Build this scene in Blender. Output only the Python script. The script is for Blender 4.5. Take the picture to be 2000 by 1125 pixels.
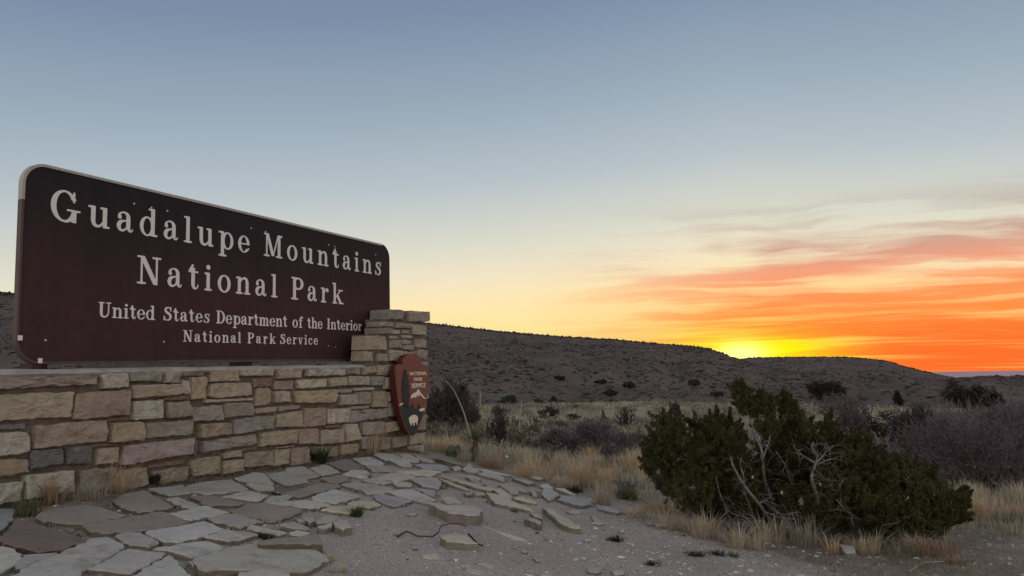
import bpy, bmesh, math, random
import numpy as np
from mathutils import Vector, Matrix, noise as mnoise
for o in list(bpy.data.objects): bpy.data.objects.remove(o)
S = bpy.context.scene
COL = S.collection
rng = np.random.default_rng(7)
random.seed(7)
# ------------------------------------------------------------------ camera
EYE = 1.6
PITCH, ROLL, FPX = math.radians(5.75), math.radians(-1.375), 1500.0
cam_data = bpy.data.cameras.new('camera')
cam = bpy.data.objects.new('camera', cam_data); COL.objects.link(cam)
cam_data.sensor_width = 36; cam_data.lens = 36*FPX/2000
cam_data.clip_start = 0.05; cam_data.clip_end = 60000
CR = Matrix.Rotation(math.pi/2+PITCH, 3, 'X') @ Matrix.Rotation(ROLL, 3, 'Z')
cam.matrix_world = Matrix.Translation((0, 0, EYE)) @ CR.to_4x4()
S.camera = cam
def ray(px, py):
    v = CR @ Vector(((px-1000)/FPX, -(py-562.5)/FPX, -1)); return v.normalized()
def az_of(px, py=705): v = ray(px, py); return math.atan2(v.x, v.y)
def el_of(px, py): v = ray(px, py); return math.atan2(v.z, math.hypot(v.x, v.y))
SUN_AZ = az_of(1447, 700)
# ------------------------------------------------------------------ node helpers
def lin(c): return tuple(((x/255)/12.92 if x/255 <= .04045 else ((x/255+.055)/1.055)**2.4) for x in c)
class X:
    """a socket with arithmetic"""
    nt = None
    def __init__(s, k): s.k = k
    @staticmethod
    def m(op, a, b=None, c=None, clamp=False):
        n = X.nt.nodes.new('ShaderNodeMath'); n.operation = op; n.use_clamp = clamp
        for i, q in enumerate((a, b, c)):
            if q is None: continue
            if isinstance(q, X): X.nt.links.new(q.k, n.inputs[i])
            else: n.inputs[i].default_value = q
        return X(n.outputs[0])
    def __add__(s, o): return X.m('ADD', s, o)
    __radd__ = __add__
    def __mul__(s, o): return X.m('MULTIPLY', s, o)
    __rmul__ = __mul__
    def __sub__(s, o): return X.m('SUBTRACT', s, o)
    def __rsub__(s, o): return X.m('SUBTRACT', o, s)
    def __truediv__(s, o): return X.m('DIVIDE', s, o)
    def __rtruediv__(s, o): return X.m('DIVIDE', o, s)
    def abs(s): return X.m('ABSOLUTE', s)
def step(x, a, b):      # smoothstep a..b (a may exceed b)
    n = X.nt.nodes.new('ShaderNodeMapRange'); n.interpolation_type = 'SMOOTHSTEP'
    X.nt.links.new(x.k, n.inputs[0])
    if a < b: n.inputs[1].default_value, n.inputs[2].default_value = a, b; n.inputs[3].default_value, n.inputs[4].default_value = 0, 1
    else: n.inputs[1].default_value, n.inputs[2].default_value = b, a; n.inputs[3].default_value, n.inputs[4].default_value = 1, 0
    return X(n.outputs[0])
def ramp(x, pts, srgb=True):
    n = X.nt.nodes.new('ShaderNodeValToRGB'); X.nt.links.new(x.k, n.inputs[0])
    e = n.color_ramp.elements
    while len(e) < len(pts): e.new(.5)
    for q, (p, c) in zip(e, pts): q.position = p; q.color = (*(lin(c) if srgb else c), 1)
    return n.outputs[0]
def mix(f, a, b, mode='MIX'):
    n = X.nt.nodes.new('ShaderNodeMix'); n.data_type = 'RGBA'; n.blend_type = mode; n.clamp_factor = True
    for i, q in ((0, f), (6, a), (7, b)):
        if isinstance(q, X): q = q.k
        if isinstance(q, bpy.types.NodeSocket): X.nt.links.new(q, n.inputs[i])
        elif isinstance(q, (int, float)): n.inputs[i].default_value = q
        else: n.inputs[i].default_value = (*q, 1)
    return n.outputs[2]
def comb(x, y, z):
    n = X.nt.nodes.new('ShaderNodeCombineXYZ')
    for i, q in enumerate((x, y, z)):
        if isinstance(q, X): X.nt.links.new(q.k, n.inputs[i])
        else: n.inputs[i].default_value = q
    return n.outputs[0]
def noi(vec, scale, detail=4, rough=.55, dist=0, out=0):
    n = X.nt.nodes.new('ShaderNodeTexNoise')
    if vec is not None: X.nt.links.new(vec, n.inputs['Vector'])
    n.inputs['Scale'].default_value = scale; n.inputs['Detail'].default_value = detail
    n.inputs['Roughness'].default_value = rough; n.inputs['Distortion'].default_value = dist
    return X(n.outputs[out])
# ------------------------------------------------------------------ world: dusk sky
W = bpy.data.worlds.new('World'); S.world = W; W.use_nodes = True
X.nt = W.node_tree; W.node_tree.nodes.clear()
tc = X.nt.nodes.new('ShaderNodeTexCoord')
sx = X.nt.nodes.new('ShaderNodeSeparateXYZ'); X.nt.links.new(tc.outputs['Generated'], sx.inputs[0])
dx, dy, dz = (X(sx.outputs[i]) for i in range(3))
DEG = 180/math.pi
e = X.m('MAXIMUM', X.m('ARCSINE', dz)*DEG, 0)
cs, sn = math.cos(SUN_AZ), math.sin(SUN_AZ)
a = X.m('ARCTAN2', dx*cs-dy*sn, dx*sn+dy*cs)*DEG       # azimuth from the sun, + = right
aa = a.abs()
ee = e+aa*.075
clear = ramp(ee/90, [(0, (255, 220, 120)), (3/90, (255, 229, 148)), (6/90, (255, 232, 178)), (8/90, (243, 229, 198)), (10.5/90, (220, 219, 203)), (15/90, (184, 195, 201)), (20/90, (156, 173, 187)), (27/90, (124, 143, 168)), (34/90, (118, 137, 161)), (1, (132, 146, 166))])
anti = step(aa, 60, 150)
clear = mix(anti*step(e, 70, 8)*.9, clear, (1.14, .98, .84))  # unseen sky behind the camera, brightened and warmed to lift the foreground
# cirrus on a high plane, streets running to azimuth -53 deg
inv = 1/(dz+.035)
P0x, P0y = dx*inv, dy*inv
T = math.radians(-74)
al = P0x*math.sin(T)+P0y*math.cos(T); ac = X.m('MAXIMUM', P0x*math.cos(T)-P0y*math.sin(T), .05)
q = X.m('LOGARITHM', ac, math.e); w = al/ac
wob = noi(comb(q*2.2, w*3.4, 3.1), 1, 4)-.5
n_big = noi(comb(q*3.6+wob*1.1, w*2.3, 0), 1.6, 3, .5)
n_str = noi(comb(q*9+wob*3.2, w*2.6, 5), 1.5, 5, .6)
n_fin = noi(comb(q*38+wob*4, w*2.4, 9), 1.5, 4, .6)
env = step(a, -17, 4)*step(aa, 95, 50)
warm = env*step(e, 7.5, 1.5)
base = mix(warm*.75, clear, lin((255, 178, 86)))
dens = step(n_big*.82+n_str*.44+n_fin*.16-e*.004+a*.0018+step(e, 7, 1.5)*.035, .565, .80)
hi = step(e, 12.3, 7)
cloudcol = ramp(e/16, [(0, (255, 96, 40)), (1.5/16, (255, 118, 45)), (3/16, (255, 142, 62)), (5/16, (255, 148, 92)), (6/16, (246, 156, 120)), (7.6/16, (206, 155, 136)), (10/16, (172, 150, 142)), (12.5/16, (176, 162, 152)), (1, (185, 186, 180))])
sky = mix(dens*env*hi*.92, base, cloudcol)
low = env*step(e, 3.6, .2)*step(a, 2, 14)
sky = mix(low*(.25+dens*.4), sky, lin((255, 116, 42)))
def gauss(ex): return X.m('EXPONENT', ex*-1)
g1 = gauss((a/5.6)*(a/5.6)+(e/2.0)*(e/2.0))
sky = mix(g1*(1.35-dens*.85), sky, (1.0, .80, .0))
g2 = gauss(((a-.9)/4.6)*((a-.9)/4.6)+((e-.2)/1.15)*((e-.2)/1.15))
sky = mix(g2*(1.9-dens*1.1), sky, (1.0, .95, .0))
g3 = gauss((a/1.5)*(a/1.5)+((e-.3)/.8)*((e-.3)/.8))
sky = mix(g3*1.3, sky, (1.6, 1.35, .35))
bg = X.nt.nodes.new('ShaderNodeBackground'); X.nt.links.new(sky, bg.inputs[0]); bg.inputs[1].default_value = 1.0
wo = X.nt.nodes.new('ShaderNodeOutputWorld'); X.nt.links.new(bg.outputs[0], wo.inputs[0])
sl = bpy.data.lights.new('sun', 'SUN'); so = bpy.data.objects.new('sun', sl); COL.objects.link(so)
sl.energy = 1.2; sl.angle = math.radians(.53); sl.color = (1, .55, .22)
sd = Vector((math.sin(SUN_AZ), math.cos(SUN_AZ), math.tan(math.radians(-.1))))
so.rotation_euler = sd.to_track_quat('Z', 'Y').to_euler()
S.view_settings.view_transform = 'Standard'; S.view_settings.look = 'None'
S.view_settings.exposure = 0.0; S.view_settings.gamma = 1
# ------------------------------------------------------------------ object helpers
def tag(o, label=None, cat=None, group=None, kind=None):
    for k, v in (('label', label), ('category', cat), ('group', group), ('kind', kind)):
        if v: o[k] = v
    return o
def thing(name, loc, label, cat, group=None):
    o = bpy.data.objects.new(name, None); COL.objects.link(o); o.location = loc; o.empty_display_size = .1
    return tag(o, label, cat, group)
def mesh(name, V, F, m, parent=None, smooth=False, origin=None, color=None, vcol=None):
    """V in world coordinates; F list of tuples or (n,k) array"""
    V = np.asarray(V, dtype=np.float32).reshape(-1, 3)
    org = np.array(origin if origin is not None else (parent.location if parent is not None else (0, 0, 0)), dtype=np.float32)
    me = bpy.data.meshes.new(name)
    V = V-org
    if isinstance(F, np.ndarray):
        k = F.shape[1]; n = len(F)
        me.vertices.add(len(V)); me.vertices.foreach_set('co', V.ravel())
        me.loops.add(n*k); me.loops.foreach_set('vertex_index', F.astype(np.int32).ravel())
        me.polygons.add(n); me.polygons.foreach_set('loop_start', np.arange(0, n*k, k, dtype=np.int32))
        me.update(calc_edges=True)
    else:
        me.from_pydata(V.tolist(), [], F); me.update()
    me.polygons.foreach_set('use_smooth', [smooth]*len(me.polygons))
    if vcol is not None:
        at = me.attributes.new('tint', 'FLOAT_COLOR', 'POINT')
        c = np.ones((len(V), 4), dtype=np.float32); c[:, :3] = vcol
        at.data.foreach_set('color', c.ravel())
    me.materials.append(m)
    o = bpy.data.objects.new(name, me); COL.objects.link(o)
    if parent is not None:
        o.parent = parent
        if origin is not None: o.location = Vector(org.tolist())-parent.location
    else: o.location = org.tolist()
    if color: o.color = (*color, 1)
    return o
def newmat(name, rough=.9, spec=.25):
    m = bpy.data.materials.new(name); m.use_nodes = True; X.nt = m.node_tree
    b = m.node_tree.nodes['Principled BSDF']; b.inputs['Roughness'].default_value = rough
    b.inputs['Specular IOR Level'].default_value = spec
    return m, b
def setc(b, col): 
    if isinstance(col, (tuple, list)): b.inputs['Base Color'].default_value = (*col, 1)
    else: X.nt.links.new(col, b.inputs['Base Color'])
def bump(b, h, strength=.5, dist=.01):
    n = X.nt.nodes.new('ShaderNodeBump'); n.inputs['Strength'].default_value = strength; n.inputs['Distance'].default_value = dist
    X.nt.links.new(h.k, n.inputs['Height']); X.nt.links.new(n.outputs[0], b.inputs['Normal'])
def objco(offset=True):
    t = X.nt.nodes.new('ShaderNodeTexCoord'); g = X.nt.nodes.new('ShaderNodeNewGeometry')
    if not offset: return g.outputs['Position']
    i = X.nt.nodes.new('ShaderNodeObjectInfo'); r = X(i.outputs['Random'])*37
    v = X.nt.nodes.new('ShaderNodeVectorMath'); v.operation = 'ADD'
    X.nt.links.new(g.outputs['Position'], v.inputs[0]); X.nt.links.new(comb(r, r*1.7, r*.6), v.inputs[1])
    return v.outputs[0]
def infocolor():
    i = X.nt.nodes.new('ShaderNodeObjectInfo'); return i.outputs['Color']
def attr(name='tint'):
    n = X.nt.nodes.new('ShaderNodeAttribute'); n.attribute_name = name; return n.outputs['Color']
def scalev(v, s):
    n = X.nt.nodes.new('ShaderNodeVectorMath'); n.operation = 'MULTIPLY'; X.nt.links.new(v, n.inputs[0]); n.inputs[1].default_value = s
    return n.outputs[0]
def bright(col, f):      # colour * scalar socket
    n = X.nt.nodes.new('ShaderNodeVectorMath'); n.operation = 'SCALE'; X.nt.links.new(col, n.inputs[0]); X.nt.links.new(f.k, n.inputs['Scale'])
    return n.outputs[0]
# ------------------------------------------------------------------ materials
# rock face of the masonry
m_stone, b = newmat('wall_stone', .92, .2); c = objco()
n1 = noi(c, 9, 6, .6); n2 = noi(scalev(c, (1, 1, 2.2)), 26, 6, .65); n3 = noi(c, 110, 3, .6)
cc = bright(infocolor(), n1*.9+n2*.7+n3*.3+.10)
cc = mix(step(n1, .54, .66)*.45, cc, (.42, .395, .33)); cc = mix(step(n2, .58, .70)*.45, cc, (.17, .155, .135)); cc = mix(step(n1, .42, .32)*.38, cc, (.36, .29, .18))
setc(b, cc); bump(b, n1*.6+n2*.9+n3*.3, 1.0, .03)
m_mortar, b = newmat('mortar', .95, .1); c = objco(False)
n1 = noi(c, 14, 5); n2 = noi(c, 120, 4)
setc(b, bright(mix(step(n1, .4, .62), (.20, .17, .135), (.13, .115, .095)), n2*.6+.7)); bump(b, n1+n2*.5, .7, .012)
m_coping, b = newmat('cement_coping', .95, .15); c = objco(False)
n1 = noi(c, 6, 5); n2 = noi(c, 70, 4)
setc(b, bright(mix(step(n1, .4, .62), (.46, .43, .38), (.36, .335, .30)), n2*.5+.75)); bump(b, n1+n2*.4, .6, .012)
m_flag, b = newmat('flagstone', .85, .25); c = objco()
n1 = noi(c, 2.6, 6, .62); n2 = noi(c, 17, 6, .68); n3 = noi(c, 150, 3, .6); nl = noi(scalev(c, (1, 2.4, 1)), 5, 5, .6, 1.2)
cc = bright(infocolor(), n1*.6+n2*.6+n3*.35+.20)
cc = mix(step(noi(c, 5, 6, .7), .54, .66)*.5, cc, (.27, .225, .175)); cc = mix(step(n2, .58, .68)*.45, cc, (.13, .12, .105)); cc = mix(step(nl, .62, .72)*.45, cc, (.36, .32, .25)); cc = mix(step(n1, .40, .30)*.3, cc, (.24, .2, .16))
setc(b, cc); bump(b, n1*.35+n2*.45+n3*.12+step(nl, .55, .60)*.2, .8, .012)
m_flagside, b = newmat('flagstone_edge_shaded', .95, .15); c = objco()  # bedding streaks and soil stain, with side shade also painted into the tone
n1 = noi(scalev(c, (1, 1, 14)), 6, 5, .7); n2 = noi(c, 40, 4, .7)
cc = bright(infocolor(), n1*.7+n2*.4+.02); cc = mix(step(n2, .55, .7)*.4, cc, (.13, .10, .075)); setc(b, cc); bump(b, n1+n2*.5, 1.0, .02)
m_gravelstone, b = newmat('gravel_chips', .9, .2)
setc(b, attr())
# ground: zone tint comes from vertex colour of the soil cover (r = gravel, g = pale dry grass litter)
m_ground, b = newmat('ground', .95, .1); c = objco(False)
z = X.nt.nodes.new('ShaderNodeSeparateColor'); X.nt.links.new(attr(), z.inputs[0]); zr, zg, zb = (X(z.outputs[i]) for i in range(3))
g1n = noi(c, 1.3, 5); g2n = noi(c, 30, 4, .7); g3n = noi(c, 150, 3, .75); g4n = noi(c, 320, 2, .7)
grav = bright(mix(step(g3n, .42, .60), (.25, .205, .17), (.74, .63, .54)), g2n*.6+g1n*.7+.36)
grav = mix(step(g4n, .58, .68)*.6, grav, (.85, .80, .76)); grav = mix(step(g4n, .42, .32)*.7, grav, (.09, .08, .075))
soil = bright(mix(step(g1n, .4, .62), (.28, .225, .175), (.44, .36, .28)), g2n*.9+.45)
soil = mix(step(g3n, .58, .68)*.35, soil, (.10, .085, .07))
litter = bright(mix(step(g2n, .4, .65), (.27, .23, .165), (.44, .375, .27)), g1n*.7+.6)
far = bright(mix(step(noi(c, .16, 6, .7), .42, .6), (.17, .14, .12), (.27, .23, .19)), noi(c, 2.0, 5, .7)*.9+.5)
gc = mix(step(zr+g2n*.35-.17, .35, .65), soil, grav); gc = mix(zg, gc, litter); gc = mix(zb, gc, far)
setc(b, gc); bump(b, g1n*.4+g2n*.5+g3n*.5+g4n*.2, 1.0, .014)
m_hill, b = newmat('hillside', .95, .1); c = objco(False)
h1 = noi(c, .022, 6, .6); h2 = noi(c, .13, 6, .72); h3 = noi(c, .7, 4, .8); h4 = noi(c, .3, 3, .7)
hc = mix(step(h2, .35, .65), (.118, .090, .076), (.178, .137, .115)); hc = mix(step(h1, .44, .60)*.7, hc, (.084, .064, .055))
hc = mix(step(h3, .56, .70)*.4, hc, (.185, .148, .12)); hc = mix(step(h3, .44, .34)*.5, hc, (.055, .045, .035)); hc = mix(step(h4, .42, .33)*.3, hc, (.07, .057, .043))
setc(b, hc); bump(b, h3, .4, .3)
m_salt, b = newmat('salt_flat', .9, .1); c = objco(False)
n1 = noi(c, .0006, 5)
setc(b, mix(step(n1, .35, .65), (.66, .40, .42), (.72, .46, .48)))
m_sky = None
def simple(name, col, rough=.6, spec=.3, var=.35, sc=20, bmp=.3, metal=0):
    m, b = newmat(name, rough, spec); c = objco(False); n = noi(c, sc, 5, .65)
    i = X.nt.nodes.new('ShaderNodeRGB'); i.outputs[0].default_value = (*col, 1)
    setc(b, bright(i.outputs[0], n*var*2+(1-var))); b.inputs['Metallic'].default_value = metal
    if bmp: bump(b, n, bmp, .004)
    return m
m_board, b = newmat('brown_sign_face', .62, .3); c = objco(False)
n1 = noi(c, 1.1, 5, .6); n2 = noi(c, 9, 5, .65); n3 = noi(c, 190, 2, .7); sp = X.nt.nodes.new('ShaderNodeSeparateXYZ'); X.nt.links.new(c, sp.inputs[0])
streak = noi(scalev(c, (14, 14, .5)), 1, 3)
top_dark = step(X(sp.outputs[2])+n1*.9+n2*.3, 2.65, 3.75)          # darker towards the top, with an uneven noisy edge
cc = mix(top_dark, (.056, .024, .025), (.015, .012, .014))
cc = bright(cc, n2*.8+streak*.6+n3*.4+.14); cc = mix(step(n3, .60, .74)*.4, cc, (.11, .08, .08))
setc(b, cc); bump(b, n2*.5+n3*.2, .25, .003)
m_letter = simple('cream_lettering', (.90, .86, .83), .6, .3, .10, 30, .1)
m_trim = simple('weathered_aluminium', (.46, .44, .38), .55, .4, .35, 18, .15)
m_trimbrown = simple('brown_painted_trim', (.10, .065, .06), .5, .4, .4, 14, .15)
m_black = simple('black_bracket', (.012, .012, .014), .6, .3, .2)
m_post = simple('brown_steel_post', (.05, .02, .02), .6, .3, .3)
m_bolt = simple('bolt_metal', (.6, .6, .58), .35, .5, .1, 10, 0, .6)
m_arrow = simple('arrowhead_brown_paint', (.225, .092, .066), .6, .35, .14, 12, .12)
m_arrowedge = simple('arrowhead_red_edge', (.10, .02, .02), .6, .35, .35, 16, .3)
m_teal = simple('dark_teal_paint', (.028, .048, .05), .6, .35, .25, 14, .1)
m_cream = simple('cream_paint', (.88, .80, .62), .6, .3, .1, 30, .1)
m_lichen = simple('speckled_tree_paint', (.045, .05, .045), .7, .3, .6, 60, .6)
m_darkline = simple('dark_brown_paint', (.06, .025, .02), .7, .2, .2)
m_fleck = simple('pale_flecks', (.75, .75, .70), .7, .2, .2)
m_grass, b = newmat('dry_grass', .8, .15); setc(b, attr()); 
m_leaf, b = newmat('foliage', .75, .2); c = objco(False); setc(b, bright(attr(), noi(c, 6, 3)*.9+.55))
m_twig, b = newmat('bare_twigs', .9, .1); setc(b, attr())
m_bark, b = newmat('grey_bark', .9, .15); c = objco(False)
n1 = noi(scalev(c, (1, 1, .25)), 60, 5, .7)
setc(b, mix(step(n1, .38, .62), (.085, .075, .068), (.29, .265, .25))); bump(b, n1, .9, .006)
m_stalk = simple('pale_dry_stalk', (.46, .40, .32), .8, .2, .25, 30, .2)
m_white = simple('white_scrap', (.85, .83, .80), .7, .3, .05, 30, .1)
m_hshrub, b = newmat('hill_scrub', .95, .05); setc(b, attr())
# ------------------------------------------------------------------ wall frame (s along wall, t away from camera, z up)
PHI = az_of(1676, 697)
DV = Vector((math.sin(PHI), math.cos(PHI), 0)); TV = Vector((-math.cos(PHI), math.sin(PHI), 0))
D_SIGN, D_WALL = 5.5, 5.2
def wp(s, t, z): # t measured from the wall's front plane
    return TV*(D_WALL+t)+DV*s+Vector((0, 0, z))
def on_plane(px, py, D=None):
    """pixel -> (s, z) on the vertical plane at distance D"""
    D = D_WALL if D is None else D
    r = ray(px, py); k = D/r.dot(TV); p = r*k
    return p.dot(DV), p.z+EYE
# ------------------------------------------------------------------ terrain
ctrl = []
for px, py in ((-120, 1012), (0, 1000), (100, 978), (200, 962), (300, 948), (400, 936), (500, 921), (600, 907), (700, 890), (790, 880)):
    s, z = on_plane(px, py); p = wp(s, 0, 0); ctrl.append((p.x, p.y, z))
    if px in (0, 300, 600, 790):
        p = wp(s, 1.5, 0); ctrl.append((p.x, p.y, z-.03))
def at_z(px, py, zrel): r = ray(px, py); k = zrel/r.z; return (r.x*k, r.y*k, EYE+zrel)
for c3 in ((0, 1124, -.93), (300, 1124, -1.02), (640, 1124, -1.14), (1000, 1124, -1.27), (1400, 1124, -1.46), (1900, 1124, -1.66), (700, 1000, -1.10),
           (1000, 1000, -1.29), (1250, 1010, -1.50), (1580, 1065, -1.66), (1950, 985, -2.0), (900, 905, -1.24), (1000, 880, -1.6), (1100, 838, -2.2), (1250, 900, -1.95),
           (900, 800, -3.0), (1100, 796, -3.5), (1300, 797, -3.7), (1500, 800, -4.0), (1750, 806, -4.3), (1950, 815, -4.4), (1900, 905, -2.7), (1600, 880, -2.5)):
    ctrl.append(at_z(*c3))
for azd, r, z in ((-35, 15, .4), (-35, 60, 1.0), (-18, 18, .2), (-18, 60, -.8), (-55, 6, .6), (45, 8, -.2), (45, 60, -2.8), (0, 95, -4.6), (-20, 95, -2.8), (20, 95, -5.4), (35, 95, -5.6), (-45, 95, .5), (50, 4, 0), (-60, 20, .8), (0, 2.2, .42), (35, 2.2, .2), (-40, 2.2, .7)):
    A = math.radians(azd); ctrl.append((r*math.sin(A), r*math.cos(A), z))
ctrl = np.array(ctrl)
def uv_of(x, y):
    r = np.hypot(x, y); A = np.arctan2(x, y)
    return np.stack([A*2.2, np.log(np.clip(r, 1.6, 110))], -1)
cu = uv_of(ctrl[:, 0], ctrl[:, 1])
def K(d2): return .5*d2*np.log(d2+1e-9)
NC = len(ctrl); d2 = ((cu[:, None]-cu[None])**2).sum(-1)
A_ = np.zeros((NC+3, NC+3)); A_[:NC, :NC] = K(d2)+np.eye(NC)*.004; A_[:NC, NC] = 1; A_[:NC, NC+1:] = cu; A_[NC, :NC] = 1; A_[NC+1:, :NC] = cu.T
sol = np.linalg.solve(A_, np.concatenate([ctrl[:, 2], [0, 0, 0]]))
def G(x, y):
    x = np.asarray(x, float); y = np.asarray(y, float); shp = x.shape; x = x.ravel(); y = y.ravel()
    r = np.hypot(x, y); A = np.arctan2(x, y); AL = math.radians(62)
    Ac = np.clip(A, -AL, AL)
    def ev(Aq, rq):
        u = np.stack([Aq*2.2, np.log(np.clip(rq, 1.6, 110))], -1)
        out = np.empty(len(u))
        for i in range(0, len(u), 20000):
            q = u[i:i+20000]; dd = ((q[:, None]-cu[None])**2).sum(-1)
            out[i:i+20000] = K(dd)@sol[:NC]+sol[NC]+q@sol[NC+1:]
        return out
    z = ev(Ac, r)
    back = np.abs(A) > AL
    if back.any():
        zl = ev(np.full(back.sum(), -AL), r[back]); zr = ev(np.full(back.sum(), AL), r[back])
        t = ((-A[back]) % (2*math.pi)-AL)/(2*math.pi-2*AL); t = t*t*(3-2*t)   # from -AL round the back to +AL
        z[back] = zl*(1-t)+zr*t
    # undulation
    k = np.clip((r-7)/30, 0, 1)
    z = z+.006*np.sin(x*3.1+y*1.3)*np.sin(y*2.7-x)+k*.10*np.sin(x*.41+1)*np.sin(y*.33)+k*.05*np.sin(x*1.3+y*.4)*np.sin(y*1.1+2)
    # beyond the terrace edge the ground falls to the arroyo and on to the salt flat
    far = np.clip(r-100, 0, None)
    z = z-np.minimum(far*.06, 60)-np.clip(r-1500, 0, 6500)*.0755
    return z.reshape(shp)
def G1(x, y): return float(G(np.array([x]), np.array([y]))[0])
def hit(px, py, h=0., rmax=140):
    """world point where the pixel's ray meets the ground raised by h"""
    d = ray(px, py); ts = np.geomspace(1.2, rmax, 160)
    f = EYE+d.z*ts-G(d.x*ts, d.y*ts)-h
    idx = np.nonzero(f < 0)[0]
    if len(idx) == 0: t = rmax
    elif idx[0] == 0: t = ts[0]
    else:
        i = idx[0]; lo, hi_ = ts[i-1], ts[i]
        for _ in range(3):
            tt = np.linspace(lo, hi_, 14); g = EYE+d.z*tt-G(d.x*tt, d.y*tt)-h
            j = max(1, int(np.argmax(g < 0))) if (g < 0).any() else 13
            lo, hi_ = tt[j-1], tt[j]
        t = (lo+hi_)/2
    return Vector((d.x*t, d.y*t, EYE+d.z*t))
# gravel zone in pixels -> weights by projecting ground vertices into the picture
CRi = CR.transposed()
CRn = np.array([list(r_) for r_ in CRi])
def project(P):
    q = (P-np.array([0, 0, EYE]))@CRn.T
    zz = np.minimum(q[:, 2], -1e-3)
    return 1000+FPX*q[:, 0]/-zz, 562.5-FPX*q[:, 1]/-zz, -q[:, 2]
azs = np.unique(np.concatenate([np.radians(np.arange(-42, 44, .2)), np.radians(np.arange(-180, -42, 2.)), np.radians(np.arange(44, 180, 2.))]))
rs = np.concatenate([[.01], np.geomspace(.5, 3, 14), np.geomspace(3, 14, 150)[1:], np.geomspace(14, 110, 90)[1:], np.geomspace(110, 9000, 60)[1:]])
RR, AA = np.meshgrid(rs, azs, indexing='ij'); GX, GY = RR*np.sin(AA), RR*np.cos(AA); GZ = G(GX, GY)
V = np.stack([GX, GY, GZ], -1).reshape(-1, 3); na, nr = len(azs), len(rs)
i, j = np.meshgrid(np.arange(nr-1), np.arange(na), indexing='ij'); j2 = (j+1) % na
F = np.stack([i*na+j, (i+1)*na+j, (i+1)*na+j2, i*na+j2], -1).reshape(-1, 4)[:, ::-1]
r_ = np.hypot(V[:, 0], V[:, 1]); az_ = np.degrees(np.arctan2(V[:, 0], V[:, 1]))
# world-space zones: gravel apron close in (front and behind the camera), soil, dry litter, far
def sstep(x, a, b): t = np.clip((x-a)/(b-a), 0, 1); return t*t*(3-2*t)
ed = np.interp(az_, [-90, -30, -16, -8, 0, 6, 10, 16, 22, 35, 60, 90], [3.4, 3.4, 5.6, 8.5, 8.6, 8.3, 8.2, 6.9, 6.0, 5.7, 6, 8])
tint = np.zeros((len(V), 3)); tint[:, 0] = 1-sstep(r_, ed-.4, ed+1.0)
tint[:, 1] = sstep(r_, 8.0, 12)*.8; tint[:, 2] = sstep(r_, 65, 110)
ground = mesh('ground', V, F, m_ground, smooth=True, vcol=tint); tag(ground, kind='structure')
# distant salt flat
a_ = np.radians(np.arange(0, 360, 3)); V = [(0, 0, -555)]+[(31500*math.sin(q_), 31500*math.cos(q_), -588) for q_ in a_]
Vn = [(5000*math.sin(q_), 5000*math.cos(q_), -560) for q_ in a_]+[(31500*math.sin(q_), 31500*math.cos(q_), -588) for q_ in a_]
k = len(a_); tag(mesh('salt_flat', Vn, [(i, (i+1) % k, k+(i+1) % k, k+i) for i in range(k)], m_salt), kind='structure')
# hills: crest lines given as directions at a real distance
def hill(name, pts, R, foot, zfoot, az0, az1, back=1.6, rough=.5, pw=1.0, seed=1):
    P = np.array([(math.degrees(az_of(*p)), math.tan(el_of(*p))) for p in pts]); 
    def crest(A): return np.interp(A, P[:, 0], P[:, 1])
    def Z(x, y):
        r = np.hypot(x, y); A = np.degrees(np.arctan2(x, y)); Rr = R(A); Fr = foot(A)
        zc = crest(A)*Rr+EYE
        t = np.clip((r-Fr)/(Rr-Fr), 0, 1); tb = np.clip((r-Rr)/(Rr*(back-1)), 0, 1)
        up = t**pw; up = up*(1-.30*np.sin(up*math.pi)*1)       # concave lower slope, steeper rim
        z = zfoot+(zc-zfoot)*up
        z = z-(tb**1.5)*(zc-zfoot+40)
        u = np.sin(x*.021+seed)*np.sin(y*.017+seed*2)*2.2+np.sin(x*.06+y*.02+seed)*np.sin(y*.05)*.9+np.sin(A*1.9+seed)*1.6
        return z+u*np.sin(np.clip(t, 0, 1)*math.pi)*rough
    A = np.radians(np.arange(az0, az1, .16)); q = np.concatenate([np.linspace(0, 1, 90), 1+np.linspace(0, 1, 16)[1:]])
    TT, AAx = np.meshgrid(q, A, indexing='ij'); Ad = np.degrees(AAx)
    rr = np.where(TT <= 1, foot(Ad)+(R(Ad)-foot(Ad))*TT, R(Ad)*(1+(TT-1)*(back-1)))
    X_, Y_ = rr*np.sin(AAx), rr*np.cos(AAx); Z_ = Z(X_, Y_)
    V = np.stack([X_, Y_, Z_], -1).reshape(-1, 3); na, nr = len(A), len(q)
    i, j = np.meshgrid(np.arange(nr-1), np.arange(na-1), indexing='ij')
    F = np.stack([i*na+j, i*na+j+1, (i+1)*na+j+1, (i+1)*na+j], -1).reshape(-1, 4)
    tag(mesh(name, V, F, m_hill, smooth=True), kind='structure')
    return Z, crest, R, foot
one = lambda v: (lambda A: np.full_like(np.asarray(A, float), v))
H1 = hill('hill', [(-900, 470), (-300, 520), (0, 571), (34, 572), (300, 590), (600, 612), (831, 630), (900, 638), (1000, 649), (1100, 657), (1200, 663), (1290, 671), (1350, 676), (1385, 681), (1410, 689), (1432, 699), (1470, 712), (1560, 740), (1700, 775)],
     lambda A: np.interp(A, [-60, -30, 0, 14, 25], [420, 430, 440, 430, 300]), one(88), -4.6, -66, 24, seed=1)
H2 = hill('mesa', [(1200, 735), (1380, 712), (1425, 704), (1448, 700.5), (1462, 698.5), (1500, 698), (1600, 697), (1660, 698), (1700, 701), (1735, 706), (1757, 713), (1790, 722), (1830, 732), (1855, 737), (1950, 752), (2200, 790)],
     lambda A: np.interp(A, [5, 14, 20, 30, 40], [690, 640, 600, 520, 480]), one(150), -8, 2, 42, seed=3)
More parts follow.
